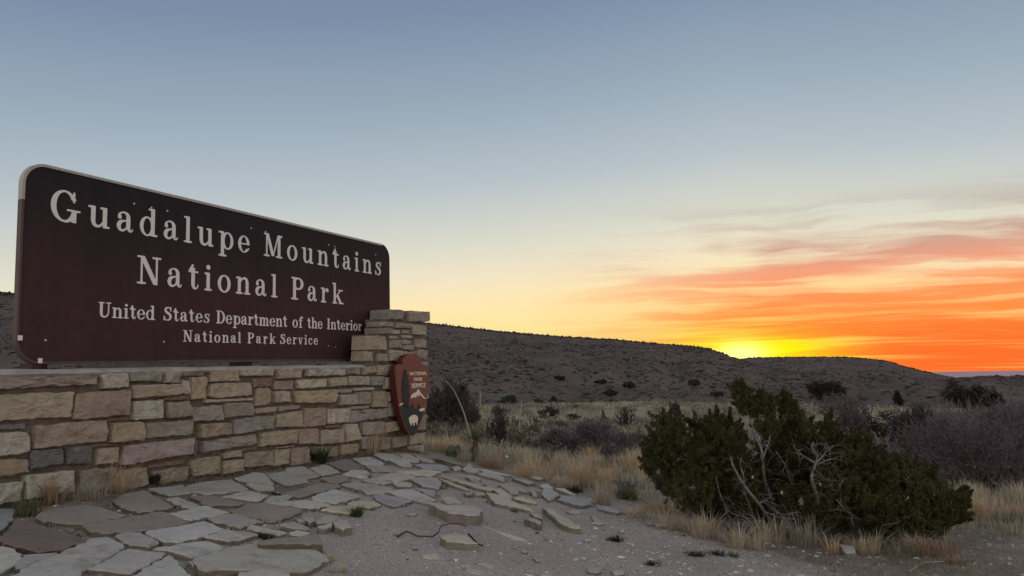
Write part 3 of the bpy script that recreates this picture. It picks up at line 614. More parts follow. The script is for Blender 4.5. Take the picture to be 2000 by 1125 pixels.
# ------------------------------------------------------------------ slab-serif lettering, cut from signed distances
RES = 56
def glyph(ch):
    w = {'G': 1.06, 'M': 1.16, 'N': 1.02, 'P': .84, 'U': .9, 'S': .72, 'D': .92, 'I': .42, 'u': .8, 'a': .74, 'd': .8, 'l': .38, 'p': .8, 'e': .68, 'o': .7, 'n': .8, 't': .5, 'i': .38, 's': .56, 'r': .58, 'k': .86, 'm': 1.16, 'f': .52, 'h': .8, 'v': .74, 'c': .62}[ch]
    x0, x1, y0, y1 = -.06, w+.06, -.36, 1.1
    nx, ny = int((x1-x0)*RES), int((y1-y0)*RES)
    Xg, Yg = np.meshgrid(np.linspace(x0, x1, nx), np.linspace(y0, y1, ny), indexing='ij')
    def box(a_, b_, c, d_): return np.maximum(np.maximum(a_-Xg, Xg-c), np.maximum(b_-Yg, Yg-d_))
    def ell(cx, cy, rx, ry): return (np.sqrt(((Xg-cx)/rx)**2+((Yg-cy)/ry)**2)-1)*min(rx, ry)
    def ring(cx, cy, rx, ry, ix, iy): return np.maximum(ell(cx, cy, rx, ry), -ell(cx, cy, ix, iy))
    def path(*pts):
        P = []          # Catmull-Rom through the points
        q_ = [pts[0]]+list(pts)+[pts[-1]]
        for i in range(1, len(q_)-2):
            for k in range(8):
                t = k/8; P.append(tuple(.5*((2*q_[i][c])+(-q_[i-1][c]+q_[i+1][c])*t+(2*q_[i-1][c]-5*q_[i][c]+4*q_[i+1][c]-q_[i+2][c])*t*t+(-q_[i-1][c]+3*q_[i][c]-3*q_[i+1][c]+q_[i+2][c])*t**3) for c in range(3)))
        P.append(pts[-1]); f = np.full_like(Xg, 9.)
        for (ax, ay, ar), (bx, by, br) in zip(P[:-1], P[1:]):
            L2 = (bx-ax)**2+(by-ay)**2+1e-9; t = np.clip(((Xg-ax)*(bx-ax)+(Yg-ay)*(by-ay))/L2, 0, 1)
            f = np.minimum(f, np.hypot(Xg-ax-t*(bx-ax), Yg-ay-t*(by-ay))-(ar+(br-ar)*t))
        return f
    def seg(ax, ay, bx, by, r):
        L = math.hypot(bx-ax, by-ay); ux, uy = (bx-ax)/L, (by-ay)/L; u = (Xg-ax)*ux+(Yg-ay)*uy; v = -(Xg-ax)*uy+(Yg-ay)*ux
        return np.maximum(np.abs(v)-r, np.maximum(-u, u-L))
    def sm(*fs, k=.035):
        f = fs[0]
        for g in fs[1:]:
            h = np.clip(.5+.5*(g-f)/k, 0, 1); f = g*(1-h)+f*h-k*h*(1-h)
        return f
    U = lambda *fs: np.minimum.reduce(fs)
    xh, H = .70, .085
    sf = lambda a_, c, y: box(a_, y, c, y+H)
    if ch == 'u': f = U(sm(box(.10, .2, .27, xh), sf(0, .22, xh-H)), sm(box(.53, 0, .70, xh), sf(.43, .6, xh-H), sf(.6, .80, 0)), path((.185, .22, .085), (.23, .09, .07), (.34, .04, .052), (.45, .075, .045), (.55, .19, .035)))
    elif ch in 'nh':
        top = xh if ch == 'n' else 1.0
        f = U(sm(box(.10, 0, .27, top), sf(0, .2, top-H), sf(0, .37, 0)), sm(box(.53, 0, .70, .5), sf(.43, .80, 0)), path((.24, .50, .035), (.34, .62, .045), (.46, .655, .055), (.57, .60, .075), (.615, .46, .085)))
    elif ch == 'm':
        f = U(sm(box(.10, 0, .27, xh), sf(0, .2, xh-H), sf(.0, .36, 0)), sm(box(.49, 0, .65, .5), sf(.40, .74, 0)), sm(box(.87, 0, 1.03, .5), sf(.78, 1.13, 0)), path((.24, .50, .035), (.33, .62, .045), (.43, .655, .055), (.53, .60, .07), (.57, .46, .08)), path((.62, .50, .035), (.71, .62, .045), (.81, .655, .055), (.91, .60, .07), (.95, .46, .08)))
    elif ch == 'r': f = U(sm(box(.10, 0, .27, xh), sf(0, .2, xh-H), sf(0, .40, 0)), path((.25, .44, .03), (.32, .59, .04), (.42, .655, .045)), ell(.475, .585, .095, .095))
    elif ch == 'a': f = U(box(.42, .12, .59, .48), path((.165, .50, .08), (.165, .60, .045), (.28, .67, .035), (.40, .655, .05), (.49, .57, .075), (.505, .45, .085)), path((.50, .41, .03), (.34, .38, .04), (.20, .33, .07), (.135, .2, .085), (.18, .075, .06), (.29, .045, .045), (.40, .10, .04), (.47, .2, .04)), path((.505, .16, .085), (.55, .06, .05), (.63, .045, .035), (.68, .12, .028)))
    elif ch == 'd': f = U(ring(.32, .34, .31, .36, .155, .275), sm(box(.47, 0, .64, 1.0), sf(.36, .56, 1-H), sf(.56, .76, 0)))
    elif ch == 'l': f = sm(box(.10, 0, .27, 1), sf(0, .2, 1-H), sf(0, .38, 0))
    elif ch == 'p': f = U(ring(.47, .34, .31, .36, .155, .275), sm(box(.12, -.30, .29, xh), sf(0, .2, xh-H), sf(0, .42, -.30)))
    elif ch == 'e': f = U(np.maximum(ring(.34, .34, .32, .36, .155, .285), -box(.40, .17, .9, .315)), box(.1, .315, .64, .385), path((.40, .03, .035), (.54, .09, .032), (.62, .19, .028)))
    elif ch == 'o': f = ring(.35, .34, .34, .36, .17, .275)
    elif ch == 's': f = U(path((.47, .54, .028), (.40, .645, .035), (.27, .66, .042), (.15, .59, .06), (.14, .48, .07), (.27, .385, .078), (.41, .30, .08), (.45, .18, .07), (.37, .06, .05), (.24, .035, .038), (.12, .07, .032), (.06, .18, .026)), box(.45, .47, .52, .70), box(.0, 0, .07, .25))
    elif ch == 't': f = U(box(.13, .14, .30, .82), box(.0, xh-H, .46, xh), seg(.02, .64, .215, .93, .05)*1.0, path((.215, .17, .085), (.26, .065, .065), (.35, .04, .042), (.43, .09, .03), (.455, .18, .026)))
    elif ch == 'i': f = U(sm(box(.10, 0, .27, xh), sf(0, .2, xh-H), sf(0, .38, 0)), ell(.185, .90, .105, .105))
    elif ch == 'f': f = U(sm(box(.12, 0, .29, .78), sf(0, .42, 0)), box(0, xh-H, .44, xh), path((.205, .76, .085), (.24, .91, .06), (.34, .965, .042), (.42, .95, .04)), ell(.44, .88, .085, .085))
    elif ch == 'k': f = U(sm(box(.10, 0, .27, 1), sf(0, .2, 1-H), sf(0, .37, 0)), seg(.22, .27, .62, .66, .035), sf(.46, .80, xh-H), seg(.36, .44, .66, .03, .085), sf(.50, .86, 0))
    elif ch == 'v': f = U(seg(.15, .67, .38, -.0, .08), seg(.38, .0, .58, .67, .035), box(.34, 0, .42, .1), sf(0, .32, xh-H), sf(.45, .74, xh-H))
    elif ch == 'c': f = U(np.maximum(ring(.34, .34, .32, .36, .155, .285), -box(.38, .15, .9, .52)), ell(.50, .52, .095, .095), path((.40, .03, .035), (.52, .09, .032), (.60, .2, .028)))
    elif ch == 'G': f = U(np.maximum(ring(.46, .5, .46, .52, .265, .43), -box(.50, .30, 1.2, .72)), box(.74, .64, .82, 1.0), sm(box(.70, .0, .88, .40), box(.54, .35, 1.02, .43)), path((.5, .02, .05), (.62, .05, .05), (.75, .16, .06)), path((.5, .975, .042), (.64, .92, .045), (.77, .74, .04)))
    elif ch == 'M': f = U(sm(box(.13, 0, .22, 1), sf(0, .35, 0)), sm(box(.85, 0, 1.02, 1), sf(.72, 1.14, 0)), box(0, 1-H, .3, 1), box(.86, 1-H, 1.14, 1), np.maximum(U(seg(.19, 1.04, .56, .04, .085), seg(.56, .04, .90, 1.04, .038), box(.50, .04, .62, .14)), box(.0, .04, 1.2, 1.0)))
    elif ch == 'N': f = U(sm(box(.14, 0, .23, 1), sf(0, .37, 0)), sm(box(.77, 0, .86, 1), sf(.62, 1.0, 1-H)), box(0, 1-H, .28, 1), np.maximum(seg(.15, 1.06, .83, -.06, .095), box(0, 0, .86, 1)))
    elif ch == 'P': f = U(sm(box(.12, 0, .31, 1), sf(0, .46, 0), sf(0, .3, 1-H)), np.maximum(ring(.46, .72, .36, .28, .17, .195), -box(-1, 0, .31, 2)), box(.3, 1-H, .48, 1), box(.3, .44, .48, .525))
    elif ch == 'U': f = U(sm(box(.12, .3, .31, 1), sf(0, .44, 1-H)), sm(box(.70, .3, .79, 1), sf(.56, .92, 1-H)), path((.215, .33, .095), (.25, .13, .085), (.40, .05, .065), (.58, .08, .055), (.70, .2, .048), (.745, .35, .045)))
    elif ch == 'S': f = U(path((.60, .74, .035), (.52, .90, .042), (.36, .945, .05), (.19, .87, .075), (.17, .70, .09), (.34, .56, .10), (.54, .44, .10), (.60, .26, .09), (.49, .09, .06), (.32, .05, .045), (.15, .11, .04), (.07, .28, .034)), box(.57, .66, .65, 1.0), box(.0, 0, .08, .36))
    elif ch == 'D': f = U(sm(box(.12, 0, .31, 1), sf(0, .3, 0), sf(0, .3, 1-H)), np.maximum(ring(.38, .5, .50, .5, .30, .415), -box(-1, -1, .30, 2)), box(.3, 0, .4, H), box(.3, 1-H, .4, 1))
    elif ch == 'I': f = sm(box(.115, 0, .305, 1), sf(0, .42, 0), sf(0, .42, 1-H))
    # marching squares -> front polygons and rim
    dxg, dyg = (x1-x0)/(nx-1), (y1-y0)/(ny-1); V = []; VI = {}; F = []; rim = []
    f = f+.009; ins = f < 0
    def vert(key, x, y):
        if key not in VI: VI[key] = len(V); V.append((x, y))
        return VI[key]
    cells = np.argwhere(ins[:-1, :-1] | ins[1:, :-1] | ins[:-1, 1:] | ins[1:, 1:])
    full_ = ins[:-1, :-1] & ins[1:, :-1] & ins[:-1, 1:] & ins[1:, 1:]
    done = np.zeros_like(full_)
    for i, j in cells:
        cs_ = ((i, j), (i+1, j), (i+1, j+1), (i, j+1)); poly = []; cross = []
        for k in range(4):
            p, q_ = cs_[k], cs_[(k+1) % 4]
            if ins[p]: poly.append(vert(('c', p[0], p[1]), x0+p[0]*dxg, y0+p[1]*dyg))
            if ins[p] != ins[q_]:
                a_, b_ = (p, q_) if p < q_ else (q_, p); t = f[a_]/(f[a_]-f[b_]); 
                v = vert(('e', a_[0], a_[1], b_[0], b_[1]), x0+(a_[0]+(b_[0]-a_[0])*t)*dxg, y0+(a_[1]+(b_[1]-a_[1])*t)*dyg); poly.append(v); cross.append((v, bool(ins[p])))
        if len(poly) >= 3: F.append(tuple(poly))
        if len(cross) == 2:
            ex = [c for c in cross if c[1]][0][0]; en = [c for c in cross if not c[1]][0][0]; rim.append((ex, en))
        elif len(cross) == 4:
            for k in range(4):
                if cross[k][1]: rim.append((cross[k][0], cross[(k+1) % 4][0]))
    xs = [p[0] for p in V]; return V, F, rim, min(xs), max(xs)
GL = {}
def get(ch):
    if ch not in GL: GL[ch] = glyph(ch)
    return GL[ch]
def word(txt, px0, px1, size, zb, py):
    """set a word between two picture columns on the sign face, baseline height zb"""
    s0, s1 = sp_(px0, py)[0], sp_(px1, py)[0]
    ws = [(get(c)[4]-get(c)[3])*size for c in txt]
    sc = 1.0; gap = (s1-s0-sum(ws))/max(1, len(txt)-1)
    if gap < size*.10: sc = (s1-s0-size*.14*(len(txt)-1))/sum(ws); gap = size*.14
    s = s0
    for c, w_ in zip(txt, ws):
        V, F, rim, mn, mx = get(c); n = len(V)
        key = (c, round(size, 4), round(sc, 3)); loc = wp(s, B, zb)
        if key not in MESHES:
            VV = [DV*((x-mn)*size*sc)+Vector((0, 0, y*size))-TV*.006 for x, y in V]+[DV*((x-mn)*size*sc)+Vector((0, 0, y*size))-TV*.0005 for x, y in V]
            FF = [f for f in F]+[(b_, a_, n+a_, n+b_) for a_, b_ in rim]
            me = bpy.data.meshes.new('letter'); me.from_pydata([tuple(v) for v in VV], [], FF); me.materials.append(m_letter); me.update(); MESHES[key] = me
        o = bpy.data.objects.new('letter', MESHES[key]); COL.objects.link(o); o.parent = sign; o.location = loc-sign.location; o['label'] = 'letter '+c
        s += w_*sc+gap
MESHES = {}
def capsize(px, yt, yb): return sp_(px, yt)[1]-sp_(px, yb)[1]
zb1 = (sp_(195, 446)[1]+sp_(535, 502.3)[1])/2; c1 = capsize(535, 457.5, 502.5)
word('Guadalupe', 97.5, 487, c1, zb1, 430); word('Mountains', 515, 743, c1, zb1, 500)
zb2 = (sp_(283, 556.5)[1]+sp_(590, 586)[1])/2; c2 = capsize(290, 502, 557.5)
word('National', 267, 541, c2, zb2, 550); word('Park', 568.5, 670, c2, zb2, 570)
zb3 = (sp_(205, 621)[1]+sp_(648, 643)[1])/2; c3_ = capsize(205, 591.5, 621.5)
for t, a_, b_ in (('United', 191, 302), ('States', 319, 408), ('Department', 422, 560), ('of', 571, 591), ('the', 600, 629), ('Interior', 638.5, 706)): word(t, a_, b_, c3_, zb3, 625)
zb4 = (sp_(365, 667.5)[1]+sp_(500, 671)[1])/2; c4 = capsize(370, 645.5, 668.5)
for t, a_, b_ in (('National', 357, 470), ('Park', 483, 538), ('Service', 547, 620)): word(t, a_, b_, c4, zb4, 665)
# ================================================================== arrowhead emblem on the pillar
AT = .19                                       # its face stands this far out from the masonry
def ap(x, y): return on_plane(750+x/5.62, 680+y/5.62, D_WALL-AT)
def w_a(s, h, z): return wp(s, -AT-h, z)
outl = [(213,182),(207,150),(222,110),(250,80),(300,60),(352,62),(395,92),(412,128),(405,168),(440,186),(478,190),(493,205),(496,250),(490,400),(480,500),(458,620),(432,735),(382,860),(345,945),(322,966),(292,958),(250,900),(210,785),(180,680),(160,560),(145,450),(135,320),(128,235),(138,192),(175,172)]
outl = outl[::-1]
PO = [ap(*p) for p in outl]
s_m = sum(p[0] for p in PO)/len(PO)
arrow = thing('arrowhead_sign', tuple(wp(s_m, -AT/2, min(p[1] for p in PO))), 'brown arrowhead park service emblem with white lettering mounted on the stone pillar', 'sign')
prism('body', PO, -.018, 0, m_arrow, arrow, fm=w_a)
cs_ = sum(p[0] for p in PO)/len(PO); cz_ = sum(p[1] for p in PO)/len(PO)
def shr(P, k): return [(cs_+(x-cs_)*k, cz_+(z-cz_)*k) for x, z in P]
R1 = random.Random(5)
for lay in range(3):
    Pl = [(x+R1.uniform(-.006, .006), z+R1.uniform(-.008, .008)) for x, z in shr(PO, .985-.006*lay)]
    prism('layer', Pl, -.019-.026*(lay+1)-.001*lay, -.019-.027*lay, m_arrowedge, arrow, fm=w_a)
solid('bracket', (s_m-.05, s_m+.05, -AT+.12, -.02, cz_-.1, cz_+.2), m_arrowedge, arrow)
teal = [(176,655),(198,640),(215,618),(228,640),(245,622),(262,645),(280,628),(298,655),(316,640),(332,668),(360,662),(378,674),(432,690),(424,735),(374,858),(338,940),(320,957),(296,950),(256,894),(218,785),(190,690)]
prism('meadow', [ap(*p) for p in teal], .0005, .005, m_teal, arrow, fm=w_a)
prism('tree_trunk_lines', [ap(*p) for p in [(300,655),(304,600),(309,655),(318,590),(324,660)]], .0005, .0035, m_darkline, arrow, fm=w_a)
prism('tree_trunk_lines', [ap(*p) for p in [(362,660),(368,600),(374,655),(392,610),(398,668)]], .0005, .0035, m_darkline, arrow, fm=w_a)
tree = [(225,232),(240,250),(236,280),(256,300),(250,330),(268,360),(258,390),(274,430),(262,470),(276,520),(262,560),(272,600),(250,655),(240,600),(222,650),(212,600),(196,590),(204,545),(190,520),(200,480),(186,450),(200,410),(192,370),(206,330),(202,300),(216,280),(214,250)]
emb = prism('tree_emblem', [ap(*p) for p in tree], .0055, .012, m_lichen, arrow, fm=w_a)
for _ in range(70):
    y = R1.uniform(255, 600); hw = 8+28*min(1, (y-240)/220); x = 232+R1.uniform(-hw, hw); r = R1.uniform(2.0, 4.4)
    s, z = ap(x, y); prism('fleck', arc(s, z, r*.0014+.001, 0, 288, 4), .0122, .016, m_fleck, emb, fm=w_a)
mtn = [(293,552),(300,512),(318,500),(336,488),(352,484),(373,448),(388,470),(400,492),(420,512),(438,540),(466,550),(458,558),(436,552),(424,545),(402,520),(384,508),(376,540),(368,512),(352,528),(344,552),(336,534),(318,540),(304,552)]
prism('mountain_emblem', [ap(*p) for p in mtn], .0005, .006, m_cream, arrow, fm=w_a)
prism('lake_emblem', [ap(*p) for p in [(378,680),(392,664),(420,658),(438,660),(434,682),(410,692),(385,692)]], .0055, .009, m_cream, arrow, fm=w_a)
prism('cloud_emblem', [ap(*p) for p in [(160,624),(178,608),(202,600),(204,610),(186,622),(166,630)]], .0055, .009, m_cream, arrow, fm=w_a)
bison = [(268,768),(274,756),(288,750),(296,740),(310,733),(330,731),(350,738),(362,752),(367,775),(362,800),(361,840),(354,842),(350,815),(340,812),(330,822),(326,848),(318,850),(314,826),(306,818),(300,826),(294,850),(286,846),(284,828),(276,822),(272,800),(268,785)]
prism('bison_emblem', [ap(*p) for p in bison], .0055, .010, m_cream, arrow, fm=w_a)
def label_text(txt, px0, px1, py0, py1):
    cu_ = bpy.data.curves.new('t', 'FONT'); cu_.body = txt; cu_.offset = .03; cu_.extrude = 0; cu_.space_character = 1.1
    ob = bpy.data.objects.new('t', cu_); COL.objects.link(ob)
    me = bpy.data.meshes.new_from_object(ob.evaluated_get(bpy.context.evaluated_depsgraph_get())); bpy.data.objects.remove(ob)
    xs = [v.co.x for v in me.vertices]; ys = [v.co.y for v in me.vertices]
    a_, b_ = ap(px0, py1), ap(px1, py0); s0, s1 = a_[0], ap(px1, py1)[0]; z0 = ap((px0+px1)/2, py1)[1]; z1 = ap((px0+px1)/2, py0)[1]
    for v in me.vertices:
        s = s0+(v.co.x-min(xs))/(max(xs)-min(xs))*(s1-s0); z = z0+(v.co.y-min(ys))/(max(ys)-min(ys))*(z1-z0)
        v.co = w_a(s, .004, z)-Vector(arrow.location)
    bm = bmesh.new(); bm.from_mesh(me); r_ = bmesh.ops.extrude_face_region(bm, geom=list(bm.faces)); 
    bmesh.ops.translate(bm, vec=TV*.0035, verts=[g for g in r_['geom'] if isinstance(g, bmesh.types.BMVert)])
    bm.to_mesh(me); bm.free(); me.materials.clear(); me.materials.append(m_cream)
    o = bpy.data.objects.new('lettering', me); COL.objects.link(o); o.parent = arrow; o['label'] = 'raised cream word '+txt
label_text('NATIONAL', 281, 470, 259, 300); label_text('PARK', 328, 426, 322, 363); label_text('SERVICE', 303, 454, 384, 436)
# ================================================================== flagstone paving
FA = [[(320,520),(395,460),(820,395),(945,422),(1165,520),(760,602),(640,588),(385,553)],[(775,608),(1170,523),(1500,467),(1600,492),(1752,570),(1440,638),(1250,662),(835,662)],[(1060,370),(1130,322),(1320,285),(1370,292),(1600,415),(1580,440),(1330,478),(1200,455),(1080,402)],
[(1385,255),(1480,250),(1700,224),(1785,303),(1560,318)],[(1540,355),(1650,337),(1858,410),(1800,433),(1700,420)],[(1062,690),(1150,665),(1320,667),(1485,765),(1330,793),(1200,770)],
[(60,1100),(340,945),(620,825),(860,697),(1000,677),(1160,757),(1163,790),(1060,860),(850,983),(760,1020),(690,1160),(0,1160)],[(832,1000),(1190,817),(1560,850),(1500,890),(1290,1000),(1210,1033)],
[(1150,1150),(1230,1071),(1400,962),(1580,872),(1660,940),(1790,1071),(1830,1150)],[(-20,735),(60,662),(130,562),(210,547),(440,602),(600,652),(805,740),(620,808),(370,858),(250,820),(130,800)],
[(-120,800),(0,792),(140,812),(208,880),(170,958),(0,1038),(-120,1060)],[(190,918),(230,872),(555,850),(490,888),(330,940),(250,985),(140,990)],[(-150,460),(0,450),(130,442),(120,540),(60,600),(-60,680),(-150,700)],
[(388,565),(640,605),(710,640),(695,668),(520,612)],[(1760,932),(1850,900),(2000,862),(2080,880),(2100,960),(2000,1010),(1860,1015)]]
FPXL = [[(332,1003),(395,987),(402,987.4),(447,999.6),(412,1007.6),(380,1014),(374,1016.6),(357,1011)],[(281.5,1040),(399,1018),(437,1032),(395,1045.5),(357,1056),(321,1058)],[(303.5,1070),(361,1060),(402,1054.5),(429,1063.5),(438.5,1072),(402,1081.5),(378,1087.5),(336,1076)],
[(375,1094),(451,1069.5),(500,1061),(614,1070.5),(643,1092),(600,1112.5),(565,1116),(492,1111),(385,1112)],[(465,1118),(515,1113),(566,1118),(572,1145),(470,1150)]]
FB = [[(-60,402),(100,367),(295,352),(438,435),(240,463),(60,468),(-90,428)],[(312,345),(480,302),(560,312),(632,385),(618,398),(420,373)],[(402,388),(628,405),(638,425),(545,443),(470,425)],[(582,310),(730,292),(735,267),(870,252),(1003,325),(893,345),(898,370),(740,398),(620,350)],
[(918,260),(1040,237),(1085,247),(1158,298),(1010,320)],[(1062,222),(1210,197),(1328,240),(1298,275),(1180,278)],[(1262,187),(1400,174),(1498,210),(1518,230),(1420,233),(1340,228)],[(1427,152),(1480,137),(1580,142),(1688,190),(1590,198),(1510,203)],
[(1562,202),(1715,197),(1743,245),(1660,248)],[(1362,242),(1500,234),(1583,275),(1578,288),(1420,283)],[(1187,312),(1250,277),(1380,282),(1393,300),(1378,338),(1300,333)],[(1002,347),(1178,312),(1238,345),(1130,388)],
[(1322,352),(1450,337),(1578,375),(1508,388),(1380,373)],[(1457,340),(1560,302),(1640,302),(1758,322),(1768,340),(1630,363)],[(702,460),(1000,387),(1140,392),(1168,410),(900,473),(840,488)],[(1167,392),(1290,377),(1560,412),(1578,430),(1510,463),(1370,463),(1320,430)],
[(942,490),(1000,462),(1115,432),(1328,490),(1110,543),(942,510)],[(1577,377),(1680,372),(1743,382),(1738,400),(1620,408)],[(1532,452),(1740,427),(1928,510),(1870,543),(1700,503)],[(1757,422),(1928,440),(1918,498)],
[(1432,482),(1500,472),(1748,522),(1590,568),(1450,510)],[(207,490),(440,442),(588,482),(500,523),(380,508)],[(542,525),(600,492),(740,477),(778,490),(738,513)],[(-40,482),(200,487),(398,545),(360,553),(90,553)],
[(287,602),(430,547),(550,540),(850,585),(865,607),(620,683),(400,640)],[(560,533),(900,517),(1083,555),(990,583),(870,578)],[(102,662),(230,630),(330,627),(543,690),(360,728),(270,713)],[(402,735),(450,714),(733,775),(680,798),(560,773)],
[(747,780),(820,754),(928,780),(860,803)],[(72,805),(250,750),(503,790),(498,800),(280,848)],[(1012,592),(1090,562),(1278,572),(1278,585),(1248,628),(1130,608)],[(1212,547),(1260,527),(1440,522),(1488,550),(1380,578),(1240,558)]]
FC = [[(70,250),(130,247),(218,280),(218,303),(160,298)],[(182,247),(320,292),(318,308),(230,298)],[(332,282),(380,270),(470,292),(528,325),(400,308)],[(190,320),(230,312),(400,330),(438,358),(400,363),(240,343)],[(62,377),(250,352),(378,370),(300,406),(100,385)],
[(162,430),(200,412),(340,417),(373,440),(360,490),(240,478)],[(347,417),(400,432),(588,500),(560,503),(440,463)],[(387,402),(460,412),(620,467),(758,500),(740,508),(650,493)],[(527,350),(580,322),(600,345),(658,375),(560,368)],[(592,347),(700,357),(878,395),(850,398),(740,383)],
[(637,387),(700,377),(828,412),(828,438),(740,413)],[(572,452),(640,437),(668,460),(650,473)],[(782,462),(820,462),(928,497),(928,528),(880,523)],[(752,502),(800,492),(888,545),(878,568),(800,543)],[(692,517),(760,527),(880,577),(1008,630),(1055,663),(960,638),(760,598)],
[(892,562),(940,552),(1068,590),(1058,598),(1000,588)],[(1017,512),(1050,517),(1068,545),(1040,543)],[(1097,530),(1110,497),(1150,492),(1228,535),(1150,578)],[(1192,492),(1260,497),(1348,535),(1300,528)],[(1082,472),(1130,462),(1188,490),(1110,488)],
[(1222,570),(1240,542),(1330,542),(1448,590),(1448,608),(1380,623),(1260,588)],[(1492,627),(1550,622),(1688,660),(1640,663),(1540,643)],[(882,417),(1000,432),(1048,450),(1000,463)],[(682,457),(758,490),(748,498),(700,478)],[(537,522),(580,517),(598,530),(570,538)],[(617,527),(680,522),(688,535),(640,538)],[(455,340),(500,335),(525,352),(470,360)],[(700,500),(745,505),(700,515)],[(1040,395),(1110,420),(1080,432),(1020,412)],[(860,470),(960,485),(1000,520),(940,510)],[(590,430),(555,405),(640,415),(660,430)]]
ROCKB = [([(1110,692),(1150,667),(1228,682),(1246,732),(1190,748),(1122,720)], .055), ([(990,722),(1098,702),(1102,722),(1020,740),(985,735)], .045), ([(855,655),(960,652),(963,680),(915,700)], .045), ([(972,690),(1070,632),(1148,652),(1108,688),(1000,698)], .045), ([(792,660),(860,672),(878,690),(830,680)], .04), ([(682,712),(790,692),(918,730),(918,745),(740,730)], .04)]
paving = mesh('flagstone_path', [(-9, 0, -5), (-9.01, 0, -5), (-9, .01, -5)], [(0, 1, 2)], m_mortar); bpy.data.objects.remove(paving)
paving = bpy.data.objects.new('flagstone_path', None); COL.objects.link(paving); pc = hit(450, 1000); paving.location = pc; tag(paving, kind='structure')
FT = {'pale': (.56, .52, .455), 'grey': (.47, .435, .385), 'dark': (.29, .26, .22), 'tan': (.50, .445, .37), 'blue': (.41, .395, .385), 'red': (.27, .195, .165), 'brown': (.35, .305, .25), 'buff': (.60, .53, .41)}
def flag(pxpoly, top, tone, seed, name='flagstone', parent=None, thick=.07, amp=.004, tiltk=.012, fine=3.5, inset=.005, origin=False, jit=.010):
    R = random.Random(seed)
    W = [hit(x, y, top) for x, y in pxpoly]
    cx = sum(p.x for p in W)/len(W); cy = sum(p.y for p in W)/len(W)
    # plane through the neighbourhood so a slab stays flat
    d = .12; gz = G1(cx, cy); gx = (G1(cx+d, cy)-G1(cx-d, cy))/(2*d); gy = (G1(cx, cy+d)-G1(cx, cy-d))/(2*d)
    gx += R.gauss(0, tiltk); gy += R.gauss(0, tiltk)
    P = [(p.x, p.y) for p in W]
    per = sum(math.dist(P[i-1], P[i]) for i in range(len(P)))
    fm = lambda u, v, h: Vector((u, v, gz+gx*(u-cx)+gy*(v-cy)+h))
    V, F = chunk(P, fm, top-thick, top, inset, amp, n=int(min(64, max(16, per/.035))), seed=seed, jit=jit, corner=.03, fine=fine, vary=.8)
    k = R.uniform(.90, 1.1); c = tuple(x*k*R.uniform(.98, 1.02) for x in FT[tone])
    o = mesh(name, V, F, m_flag, parent, color=c, origin=(cx, cy, gz) if origin else None)
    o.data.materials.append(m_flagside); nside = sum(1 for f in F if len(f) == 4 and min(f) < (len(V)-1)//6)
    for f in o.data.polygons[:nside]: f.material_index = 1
    return o
ta = {0: 'brown', 1: 'brown', 2: 'brown', 4: 'grey', 9: 'red', 12: 'blue', 13: 'dark', 11: 'grey'}
for i_, p in enumerate(zc(FA, 0, 900, 4.762)): flag(p, .028 if i_ not in (13,) else .008, ta.get(i_, 'grey' if i_ % 2 else 'pale'), 500+i_, parent=paving)
for i_, p in enumerate(FPXL): flag(p, .03 if i_ != 3 else .035, 'pale' if i_ != 3 else 'tan', 550+i_, parent=paving, thick=.08 if i_ != 3 else .17)
tb = {4: 'tan', 5: 'dark', 11: 'brown', 14: 'brown', 24: 'brown', 20: 'blue', 23: 'brown', 22: 'grey', 13: 'tan', 16: 'pale', 26: 'grey', 3: 'grey', 0: 'grey', 1: 'grey', 27: 'buff', 28: 'buff', 30: 'buff', 31: 'buff', 8: 'pale', 10: 'pale'}
for i_, p in enumerate(zc(FB, 380, 850, 4.0917)): flag(p, .026, tb.get(i_, R0.choice(['pale', 'grey', 'tan'])), 600+i_, parent=paving, thick=.09)
tcn = {0: 'tan', 1: 'tan', 2: 'brown', 3: 'blue', 4: 'buff', 5: 'grey', 6: 'buff', 7: 'buff', 8: 'tan', 9: 'pale', 10: 'tan', 13: 'buff', 14: 'buff', 15: 'buff', 17: 'grey', 20: 'blue', 21: 'blue', 19: 'buff', 22: 'grey', 12: 'tan', 18: 'buff'}
for i_, p in enumerate(zc(FC, 760, 820, 3.688)): flag(p, .032, tcn.get(i_, 'tan'), 700+i_, parent=paving, thick=.09, tiltk=.03)
# an upturned kerb slab behind the big corner stone
flag([(500, 1055.5), (607, 1046), (622, 1047.5), (631, 1062), (590, 1060.5), (536, 1059.5), (508, 1058)], .075, 'brown', 760, parent=paving, thick=.16)
def loose(pts, top, tone, seed, label, cat='stone slab', group=None, thick=None, name='stone_slab', **k):
    o = flag(pts, top, tone, seed, name=name, thick=thick if thick else top+.03, origin=True, **k); tag(o, label, cat, group); return o
for i_, ((p), top) in enumerate(ROCKB):
    loose(zc([p], 380, 850, 4.0917)[0], top, ['tan', 'grey', 'grey', 'tan', 'grey', 'grey'][i_], 780+i_,
          ['rounded buff block at the tip of the rubble pile beside the gravel', 'low grey block behind the rounded block at the rubble edge', 'small square buff block in the middle of the rubble pile', 'broad buff slab topping the rubble pile at the paving edge', 'thin tan sliver at the left of the rubble pile', 'flat grey plate lying at the front left of the rubble pile'][i_], 'stone', 'rubble stones where the paving breaks off', name='rubble_stone', amp=.008)
C8 = lambda p: zc([p], 760, 820, 3.688)[0]
loose(C8([(277,590),(420,600),(560,614),(600,618),(670,650),(638,688),(600,685),(430,662),(410,655)]), .085, 'tan', 801, 'thick weathered slab with broken end resting on the gravel at the paving edge', thick=.17, amp=.006)
loose(C8([(372,552),(480,552),(518,593),(400,598)]), .10, 'buff', 802, 'small buff slab leaning behind the thick broken slab', thick=.10, tiltk=.05)
loose(C8([(370,830),(500,817),(560,830),(633,888),(410,868)]), .055, 'buff', 803, 'lone diamond shaped slab lying on the gravel with a root over it', thick=.085)
